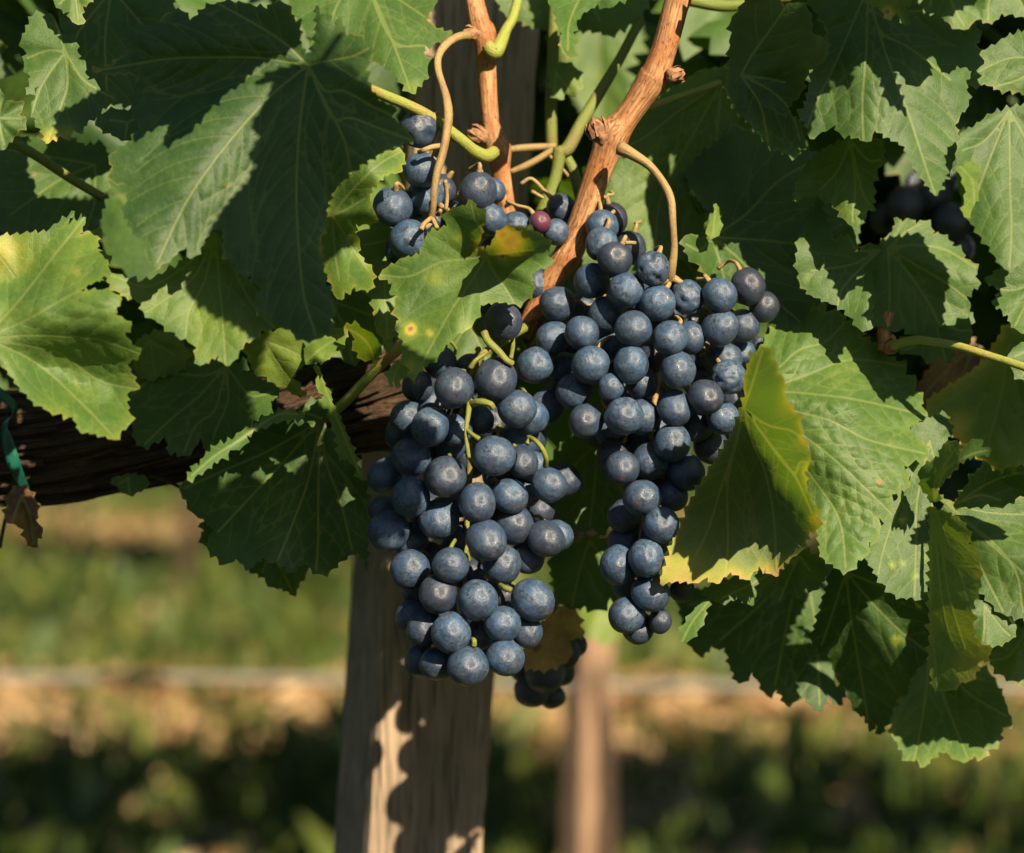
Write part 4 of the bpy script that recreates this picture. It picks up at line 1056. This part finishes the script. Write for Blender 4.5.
leaf('R16', 'slim lit leaf edge in front of the nearly black leaf', '708,602', '709,601 703,602 694,610 686,622 680,632 678,640 682,644 690,640 697,632 704,620', '692,622 682,641', d=1.10, tx=.03, ty=-.02, age=.18, grid=2.8, bull=.0004)
leaf('R17', 'yellow-green leaf lit through below the right bunch, above the far post', '608,588', '576,605 588,598 604,597 610,589 618,592 624,596 626,612 622,632 616,640 610,644 598,640 587,637 580,622', '600,615 592,634; 612,615 612,640; 590,605', d=1.50, age=.36, grid=3.4, ty=-.012)
leaf('R17b', 'dried rusty brown leaf between the two bunches at their foot', '560,600', '524,668 522,650 532,634 545,620 562,606 577,612 580,625 585,634 578,638 570,640 572,655 562,664 552,668 540,670', '555,630 535,660; 570,625 578,636', d=1.165, age=.86, grid=3.6, age_spots=[(578, 628, 10, -.14)], ty=-.006)
leaf('C1', 'dark leaf deep in shade between the two grape bunches', '600,440', '548,470 556,448 580,432 612,436 640,450 648,480 640,505 630,520 622,512 610,526 600,535 592,528 584,532 570,525 560,530 556,505', '595,480 590,525; 575,465 558,490; 615,475 630,510', d=1.145, age=.2, grid=4.4)
leaf('C2', 'green shaded leaf behind the lower end of both bunches', '590,540', '548,560 568,545 590,536 612,540 632,560 640,590 625,602 610,598 600,610 585,606 570,612 556,600', '580,570 572,606; 610,570 625,596', d=1.175, age=.16, grid=4.4, ty=-.006)
leaf('C3', 'dim leaf behind the top of the left bunch, beside the spotted leaf', '470,320', '436,345 450,330 470,318 500,315 520,330 530,360 515,372 505,390 490,380 470,372 455,362', '480,345 500,382; 455,345', d=1.15, age=.2)
leaf('C4', 'dim leaf behind the right cane where the upper grapes hang', '640,230', '575,250 590,225 620,205 660,205 690,225 700,260 692,290 670,280 650,290 630,275 605,282 590,270', '640,255 650,285; 610,235 585,255; 670,240 692,270', d=1.165, age=.18)
tube('petiole', [pxpath('893,346 905,342 918,340 935,342 958,346 993,357 1024,367 1075,386', 1.10, [5, 4.6, 4.4, 4.2, 4.2, 4.2, 4.2, 4.2], 1.05)], M_PETIOLE, LEAVES['R23'][0])
tube('petiole', [pxpath('494,152 486,156 474,151 462,141 444,127 425,114 405,104 388,97 372,90 352,80 330,70 309,66', [1.112, 1.105, 1.10, 1.095, 1.09, 1.084, 1.078, 1.072, 1.066, 1.056, 1.046, 1.036], [6.5, 6.8, 6.6, 6.3, 6, 5.8, 5.6, 5.5, 5.2, 4.5, 4, 3.5])], M_PETIOLE, LEAVES['L1'][0])

# ---------------------------------------------------------------- the grapes
def grape_mesh(seed, dent):
    r = np.random.default_rng(seed)
    nu, nv = 40, 26
    V, Fc = [(0, 0, 1)], []
    for i in range(1, nv):
        for j in range(nu):
            a, b = math.pi * i / nv, 2 * math.pi * j / nu
            V.append((math.sin(a) * math.cos(b), math.sin(a) * math.sin(b), math.cos(a)))
    V.append((0, 0, -1))
    out = []
    off = Vector(tuple(r.uniform(-9, 9, 3)))
    for v in V:
        p = Vector(v)
        k = 1 + .055 * mnoise.noise(p * 1.1 + off) + .016 * mnoise.noise(p * 2.6 + off)
        if dent:
            t = mnoise.noise(p * 2.3 + off * 2) ; k -= dent * max(0, t - .12) + dent * .22 * abs(mnoise.noise(p * 5 + off))
        k -= .035 * math.exp(-((1 - p.z) / .03)) + .012 * math.exp(-((1 + p.z) / .01))
        out.append(p * k)
    for j in range(nu): Fc.append((0, 1 + j, 1 + (j + 1) % nu))
    for i in range(nv - 2):
        for j in range(nu):
            a = 1 + i * nu; b = a + nu; k = (j + 1) % nu
            Fc.append((a + j, b + j, b + k, a + k))
    a = 1 + (nv - 2) * nu
    for j in range(nu): Fc.append((len(V) - 1, a + (j + 1) % nu, a + j))
    return mesh('grape', out, Fc, M_GRAPE)


GM = [grape_mesh(i, 0) for i in range(9)] + [grape_mesh(20 + i, .30) for i in range(3)]


def place_grapes(rows, D, cx, hw, bulge, seed):
    """rows: x, y, radius in pixels, layer, bloom, kind. Each berry is pushed back until it only touches those in front of it"""
    r = np.random.default_rng(seed)
    done = []
    rows = sorted(rows, key=lambda t: t[3])
    for (x, y, rad, lay, bloom, kind) in rows:
        c = cx(y) if callable(cx) else cx
        d = D + .009 * lay + bulge * min(1.5, abs(x - c) / hw) ** 2 + r.uniform(-.0015, .0015)
        for _ in range(60):
            p = P(x, y, d); R_ = rad * d / F; hit = False
            for q, s in done:
                if np.linalg.norm(p - q) < .88 * (R_ + s):
                    hit = True
            if not hit: break
            d += .0016
        done.append((p, R_))
        yield x, y, d, R_, p, bloom, kind


def bunch(label, rows, stems, D, cx, hw, bulge, seed, top, group='grape bunches', stalk_mat=None):
    r = np.random.default_rng(seed)
    b = empty('grape_bunch', P(top[0], top[1], D + .02))
    tag(b, label, 'grapes', group)
    pl = list(place_grapes(rows, D, cx, hw, bulge, seed))
    axis = spline(pxpath(*stems[0]), 8)
    paths = [pxpath(*s) * np.array([1, 1, 1, .86]) for s in stems]
    for (x, y, d, R_, p, bloom, kind) in pl:
        m = GM[9 + r.integers(3)] if kind == 'w' else GM[r.integers(9)]
        o = bpy.data.objects.new('grape', m)
        # the tip looks away from the stalk: outwards, down and towards the light
        k = np.argmin(np.linalg.norm(axis[:, :3] - (p + np.array([0, 0, .012])), axis=1))
        out = p - axis[k, :3]
        out = out / (np.linalg.norm(out) + 1e-6) + np.array([0, -.55, -.45]) + r.normal(0, .28, 3)
        q = Vector(out).to_track_quat('-Z', 'Y')
        e = r.uniform(.92, 1.06, 3)
        o.matrix_basis = Matrix.Translation(Vector(p)) @ q.to_matrix().to_4x4() @ Matrix.Diagonal((R_ * e[0], R_ * e[1], R_ * e[2] * 1.06, 1))
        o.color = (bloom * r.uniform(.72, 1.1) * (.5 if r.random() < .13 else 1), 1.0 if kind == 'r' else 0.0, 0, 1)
        COL.objects.link(o); o.parent = b; o.matrix_parent_inverse = b.matrix_basis.inverted()
        hd = p - np.array(q @ Vector((0, 0, -1))) * R_ * .93
        a = hd + np.array([0, .014, -.001]) + (axis[k, :3] - hd) * .30
        mid = (hd * .45 + a * .55) + np.array([0, 0, .001]) + r.normal(0, .0015, 3)
        h2 = hd - np.array(q @ Vector((0, 0, -1))) * .004
        paths.append(np.array([[*a, .0009], [*mid, .0008], [*h2, .0009], [*hd, .0014]]))
    tube('stalk', paths, stalk_mat or M_STALK, b, sides=9, n=6, rough=.11, seed=seed)
    return b


def G(s, lay_default=0):
    out = []
    for t in s.split():
        f = t.split(',')
        lay = int(f[3]) if len(f) > 3 and f[3] else lay_default
        out.append((float(f[0]), float(f[1]), float(f[2]), lay, float(f[4]) if len(f) > 4 and f[4] else 1.0, f[5] if len(f) > 5 else ''))
    return out


RIGHT = G('''615,259,17.6,0,.42 602,244,16.8,1,.9 602,226,16,2 611,220,18,4,.4 630,248,17,4,.4 592,281,19,1 626,290,17.6,0 557,304,18,1 582,333,17,0 553,338,18,1
605,314,18,1 633,329,18.8,0 609,345,16.5,2 653,269,18,0,1,w 657,303,18.8,0 687,297,18,1,.95,w 720,295,17.3,0 748,286,18,0,.6 764,307,15.2,0,.25 720,328,18.6,0 743,326,15.5,1 759,344,9,3,1,w
670,338,18.8,0 690,338,17,1 724,358,18.5,1 741,352,14.5,2 729,377,18.6,0,1,w 631,364,18.8,0 678,370,18.6,0 705,397,18,0,.5 674,408,18.9,1 723,418,17.4,1 642,383,17.5,2
591,365,18.9,0 535,365,19,0,.9 611,387,13.8,0 574,391,18.3,1 586,421,18.8,0 624,416,19.6,0 642,417,18,1 546,407,18,2 563,368,17,3 611,431,16,3
672,443,18.6,1 651,461,18.8,1 697,425,18,3,.7 711,446,18,3,.5 686,472,17.8,2,.7 622,468,17,1,.6 642,498,19.4,0 672,495,16,2 624,516,17.5,3,.7 661,525,17.5,0 646,558,19,0
618,565,19.2,1 624,541,16,3 651,593,18.9,1 627,615,18.9,1 660,621,12.5,2,.5 682,590,12.5,3,.3 638,628,16,3,.6 626,585,15,3 655,540,16,3,.6
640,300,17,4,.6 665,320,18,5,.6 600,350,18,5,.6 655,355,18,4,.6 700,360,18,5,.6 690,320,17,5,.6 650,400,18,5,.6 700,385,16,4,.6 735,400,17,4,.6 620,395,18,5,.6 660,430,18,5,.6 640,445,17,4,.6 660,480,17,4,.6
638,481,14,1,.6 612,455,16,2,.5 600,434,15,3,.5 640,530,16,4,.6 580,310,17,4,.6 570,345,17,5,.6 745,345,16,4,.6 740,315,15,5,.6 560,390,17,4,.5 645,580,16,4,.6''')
LEFT = G('''454,388,20.5,0,.7 496,379,21.2,0,.55 517,409,19,0,.75 430,427,19.8,0 494,456,21,0,.75 418,386,16,2 440,362,17,3,.6 408,418,18.5,1 402,432,17,3,.7 434,406,17,2 456,430,16,2 480,420,14,3 531,417,18,1 521,438,19,1
522,462,16,1 532,466,15,2 549,485,17.5,0,.75 563,480,18,2,.6 411,457,19.4,1 451,446,15,2 445,477,20.4,0 411,497,20.3,0 386,475,17.8,1 383,510,15,3 389,531,20.3,0 411,541,17.5,1 439,519,19.8,1
477,503,20,0 510,496,18,1 514,525,19.8,1 486,540,21.4,0 546,539,18,0 557,536,16.5,1 502,565,19.4,1 527,557,17.5,2 524,490,17,3 451,565,17.9,0 410,569,19.4,1 416,590,15,3 438,594,20,0
478,600,20.7,0 533,600,21.5,0 412,616,17,2,.7 425,628,18.2,1,.7 451,633,21,0 503,624,17.9,0 527,632,15.5,1 421,661,16.5,2,.6 437,664,17.4,1,.7 468,666,20.8,0 505,658,19.3,0 480,634,14.5,2
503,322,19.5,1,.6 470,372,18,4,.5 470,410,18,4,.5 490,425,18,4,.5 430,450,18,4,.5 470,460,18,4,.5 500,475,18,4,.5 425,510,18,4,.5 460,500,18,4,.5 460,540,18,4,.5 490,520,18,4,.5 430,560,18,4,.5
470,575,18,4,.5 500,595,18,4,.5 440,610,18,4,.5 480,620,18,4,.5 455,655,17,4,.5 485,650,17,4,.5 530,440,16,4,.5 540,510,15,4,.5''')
UPPER = G('''419,129,18.4,0,.75,w 421,170,18.2,0 392,207,20,0 409,240,19.8,0 478,191,19,1 493,191,13,2 491,219,16,1 517,226,15,2 425,197,18,1 420,221,14,2 437,222,13,2 540,222,10.5,1,.3,r 556,232,13,1 562,209,16,3,.6
400,250,15,3,.6 450,215,16,3,.6 470,215,16,3,.5 440,190,16,3,.6 415,205,16,3 500,250,18,3,.5 537,285,16,3,.6 530,255,17,3,.5 515,285,17,4,.5 460,240,17,4,.5 575,220,16,4,.5 588,212,15,4,.5''')
LOW = G('''545,672,20,0,.15 565,652,16,0,.15 532,690,18,0,.15 552,696,13,0,.15 575,645,13,1,.15 525,668,14,1,.15 560,670,15,1,.15''')  # bloom cut low: the bunch's shade is put into its colour
DEEP = G('''905,205,20,0,.3 932,196,19,0,.3 950,222,20,0,.3 928,232,20,1,.3 903,236,19,0,.3 884,218,16,1,.3 955,250,18,0,.3 912,186,17,1,.3 945,178,15,1,.3''')  # low bloom paints in the dimness of the gap
EDGE = G('''-4,242,14,0,1 -30,250,18,0 -22,222,18,1 -48,232,18,1 -30,280,18,1 -55,268,18,2''')
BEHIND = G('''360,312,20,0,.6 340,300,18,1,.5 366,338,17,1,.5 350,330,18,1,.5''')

bunch('right grape bunch, wide at its shoulders, hanging under the reddish cane', RIGHT,
      [('620,148 632,154 650,166 664,184 671,200 673,225 674,250 670,278 668,300 662,340 656,390 650,440 645,490 640,540 636,585', [1.085, 1.082, 1.08, 1.078, 1.076, 1.075, 1.077, 1.082, 1.10, 1.108, 1.108, 1.106, 1.104, 1.10, 1.096], [8.5, 6.4, 5.2, 4.8, 4.5, 4.4, 4.5, 5.2, 4.4, 4.2, 4, 3.6, 3, 2.6, 2]),
       ('670,277 664,282 655,290 640,300', [1.082, 1.082, 1.088, 1.10], [4, 3.6, 3, 2.6]), ('671,278 682,283 700,296 730,312', [1.082, 1.083, 1.10, 1.108], [3.6, 3.2, 3, 2.4]),
       ('672,280 640,310 600,320 565,330', [1.10, 1.105, 1.105, 1.105], [3, 3, 2.6, 2.2])],
      1.073, lambda y: np.interp(y, [230, 300, 380, 440, 500, 620], [660, 660, 645, 660, 648, 640]), 85, .013, 11, (614, 142), stalk_mat=M_PEDUNCLE)
bunch('left grape bunch, long and hanging in front of the wooden post', LEFT,
      [('528,326 515,334 500,344 485,352 478,362 470,385 468,420 470,460 468,500 466,550 464,600 462,640', [1.115, 1.10, 1.085, 1.078, 1.078, 1.082, 1.09, 1.095, 1.095, 1.092, 1.09, 1.088], [5.5, 5, 4.6, 4.4, 4.2, 4.4, 4.2, 4, 3.6, 3.2, 2.6, 2]),
       ('484,332 488,341 499,352 506,360 512,364', [1.066, 1.064, 1.062, 1.061, 1.063], [4.5, 4.2, 4, 3.8, 4.4]), ('512,330 513,345 511,358', [1.085, 1.08, 1.068], [2.6, 2.6, 2.6]),
       ('470,368 476,360 485,354', [1.064, 1.063, 1.066], [3.4, 2.8, 2.6]), ('472,404 480,402 490,404 493,408', [1.062, 1.057, 1.055, 1.056], [4.8, 4.2, 3.6, 3.8]),
       ('470,400 468,415 466,430 467,445 469,458', [1.064, 1.058, 1.056, 1.055, 1.055], [3.6, 3.4, 3, 2.6, 2.2]), ('467,430 473,435 479,439', [1.056, 1.052, 1.05], [2.6, 2.4, 3.2]),
       ('528,437 534,440 541,447 546,458 545,466', [1.066, 1.058, 1.055, 1.056, 1.06], [2.8, 2.8, 3, 3.2, 3]), ('530,438 527,444', [1.062, 1.06], [2.4, 2.8]),
       ('455,540 452,545 450,550', [1.07, 1.066, 1.064], [2.6, 2.6, 3.2]), ('500,585 505,588 511,590', [1.066, 1.06, 1.058], [3, 3.6, 3.2]), ('470,640 474,640 474,646', [1.068, 1.062, 1.062], [2.6, 2.8, 3.2])],
      1.064, 468, 85, .020, 12, (528, 326))
bunch('small loose grape bunch at the top, left of the left cane, behind the leaves', UPPER,
      [('472,36 462,36 452,40 443,48 438,58 438,70 442,84 446,98 448,115 446,135 442,155 437,172 434,190 433,208 430,222', [1.11, 1.098, 1.092, 1.088, 1.086, 1.084, 1.082, 1.08, 1.078, 1.076, 1.074, 1.073, 1.073, 1.075, 1.078], [6.5, 5.6, 5, 4.6, 4.4, 4.6, 4.8, 5, 5.2, 5, 5, 4.6, 4.4, 4.2, 3.8]),
       ('441,146 432,147 424,150 419,152', [1.076, 1.073, 1.072, 1.075], [3.4, 3, 2.8, 2.6]), ('445,180 447,196 446,210', [1.077, 1.08, 1.08], [2.6, 2.4, 2.4]),
       ('431,218 424,224 421,230', [1.076, 1.07, 1.068], [3.2, 3, 3.4]), ('432,218 437,228', [1.076, 1.07], [2.8, 2.6]), ('440,205 455,215 480,225 515,230 545,225', [1.09, 1.10, 1.105, 1.105, 1.10], [3, 3, 2.6, 2.4, 2])],
      1.085, 450, 120, .012, 13, (472, 36), stalk_mat=M_PEDUNCLE)
bunch('small dark grape bunch in shade low behind the left bunch', LOW, [('556,560 556,600 552,640 545,680', [1.20, 1.2, 1.2, 1.2], [4, 3.5, 3, 2])], 1.185, 550, 60, .01, 14, (556, 560))
bunch('dim blurred grape bunch deep in the dark gap at upper right', DEEP, [('925,140 925,175 925,215 930,245', [1.27, 1.27, 1.27, 1.27], [4, 3.5, 3, 2])], 1.255, 925, 60, .01, 15, (925, 140))
bunch('grape bunch cut by the left edge, one pale grape showing above the yellow half leaf', EDGE, [('-35,150 -35,200 -32,240 -30,280', [1.16, 1.16, 1.16, 1.16], [4, 3.5, 3, 2])], 1.14, -30, 60, .01, 16, (-35, 150))
bunch('dark grapes hidden in shade behind the curly leaf', BEHIND, [('352,250 352,280 352,310 352,340', [1.19, 1.19, 1.19, 1.19], [4, 3.5, 3, 2])], 1.165, 352, 60, .01, 17, (352, 250))

# ---------------------------------------------------------------- the rest of the canopy
rf = np.random.default_rng(77)
cs, sz = [], []


GAPS = [P(602, 62, 1.56), P(600, 615, 1.5)]


def add_fill(n, xr, yr, dr, ok, s=(.045, .07)):
    k = 0
    while k < n:
        x, y, d = rf.uniform(*xr), rf.uniform(*yr), rf.uniform(*dr)
        if not ok(x, y): continue
        if any(np.linalg.norm((P(x, y, d) - g) - SDIR * ((P(x, y, d) - g) @ SDIR)) < .11 for g in GAPS): continue
        cs.append(P(x, y, d)); sz.append(rf.uniform(*s)); k += 1


edge = lambda x: np.interp(x, [-300, 0, 180, 400, 620, 700, 850, 950, 1100, 1400], [380, 360, 380, 380, 440, 560, 600, 600, 590, 560])
hole = lambda x, y: (505 < x < 705 and -90 < y < 205) or (430 < x < 590 and -100 < y < 300) or (y < 60 and 90 < x < 210)
add_fill(230, (-60, 1080), (-60, 620), (1.25, 1.48), lambda x, y: y < edge(x) - 40 and not hole(x, y))
add_fill(60, (440, 660), (-120, 330), (1.62, 1.85), lambda x, y: True, (.06, .08))
add_fill(150, (-900, -70), (-400, 430), (1.10, 1.5), lambda x, y: True)
add_fill(170, (1110, 1950), (-400, 560), (1.10, 1.5), lambda x, y: True)
add_fill(230, (-700, 1750), (-1000, -90), (1.16, 1.55), lambda x, y: not (y > -260 and 470 < x < 650))
fo = foliage('foliage', cs, sz, None, 99, ages=(.0, .25), spread=.42)
tag(fo, 'mass of dim green leaves deep inside the vine canopy behind the near leaves', 'foliage', kind='stuff')

# added leaves, unseen, cut to the wanted shadow outlines and set towards the sun
def casting(key, s, seed, extra=0.0):  # slides a shadow outline sunward until it leaves the view
    df = (lambda x, y: np.full(np.shape(x), key)) if isinstance(key, float) else LEAVES[key][1]
    poly = np.array(pts(s))
    p = P(poly[:, 0], poly[:, 1], df(poly[:, 0], poly[:, 1]))
    t = .02
    while True:
        x, y, d = proj(p + t * SDIR)
        if y.max() < -14 or x.min() > W + 14: break
        t += .004
    t += extra
    c = poly.mean(0)
    top = poly[np.argmin(poly[:, 1])]
    vs = [[tuple(top), tuple((top + v) / 2), tuple(v)] for v in poly[::max(1, len(poly) // 6)] if np.hypot(*(v - top)) > 40]
    return leaf_mesh('leaf', tuple(top), poly, vs, seed, dfun=df, shift=t * SDIR, age=.15, grid=7), p[np.argmin(poly[:, 1])] + t * SDIR


sh = empty('shadow_caster', P(350, -420, .95))
tag(sh, 'added leaf shapes out of view that cast shadows on the near leaves', 'shadow caster', kind=None)
SHADE = [(1.27, '420,-40 565,-40 562,130 530,255 470,250 440,150 425,60'),
         ('L6', '200,524 212,500 228,482 246,470 262,482 285,482 298,466 312,452 322,462 330,482 345,508 372,522 374,580 290,580 215,570 198,545'),
         ('R31', '590,152 604,120 640,96 700,60 745,56 742,130 690,150 640,160'),
         ('R2', '728,-10 724,90 736,114 768,146 772,152 798,158 802,120 786,110 786,60 785,0'),
         ('R24', '915,420 935,365 985,345 1008,322 1070,330 1075,452 1000,474 944,430'),
         ('R26', '905,400 925,362 950,340 990,350 990,372 955,400 920,414'),
         (1.26, '872,172 968,165 975,262 880,262'),
         ('R13', '884,690 930,642 1002,668 1016,722 990,742 952,736 905,748'),
         ('R10', '950,508 985,456 1060,455 1062,490 1000,512'),
         ('L16', '40,-50 172,-50 176,80 152,108 100,104 84,80 62,30'),
         ('L1', '85,40 150,-4 300,-8 302,44 280,55 256,68 240,84 222,97 205,115 188,135 176,140 163,146 166,134 169,126 158,127 147,132 140,140 133,141 134,125 120,104 88,84'),
         ('L1', '322,62 300,64 276,71 263,78 254,87 266,84 273,82 270,90 268,97 262,106 258,114 252,122 252,132 260,136 254,146 250,160 253,165 256,167 250,176 247,183 234,196 222,211 212,226 203,246 206,258 228,284 262,322 300,350 338,344 336,240 345,182 385,156 420,140 400,108 378,90 345,70'),
         ('R1', '788,-10 797,126 806,120 812,108 817,97 823,94 829,94 830,86 829,80 840,86 850,88 849,76 853,68 860,64 866,61 870,68 874,74 880,78 884,88 885,99 894,106 907,117 900,94 893,72 908,68 925,61 934,50 937,40 930,22 918,4 915,-14 850,-30')]
for i, (k, s) in enumerate(SHADE):
    me, tip = casting(k, s, 900 + i)
    lf = link('leaf', me, sh)  # unseen shadow blocker, leaf in form only
    out = SDIR * .17
    tube('petiole', [np.hstack([[tip, tip + out * .5 + [0, .01, 0], tip + out], [[.0016], [.0014], [.0018]]])], M_PETIOLE, lf, sides=8)

# the row on the other side of the alley, behind the camera: it hides the low sky
for i, x in enumerate((-2.3, -1.15, 0.0, 1.15, 2.3, 3.4)):
    row_vine(x, -1.35, 'leafy vine of the row across the alley, behind the camera', 80 + i, n=420)
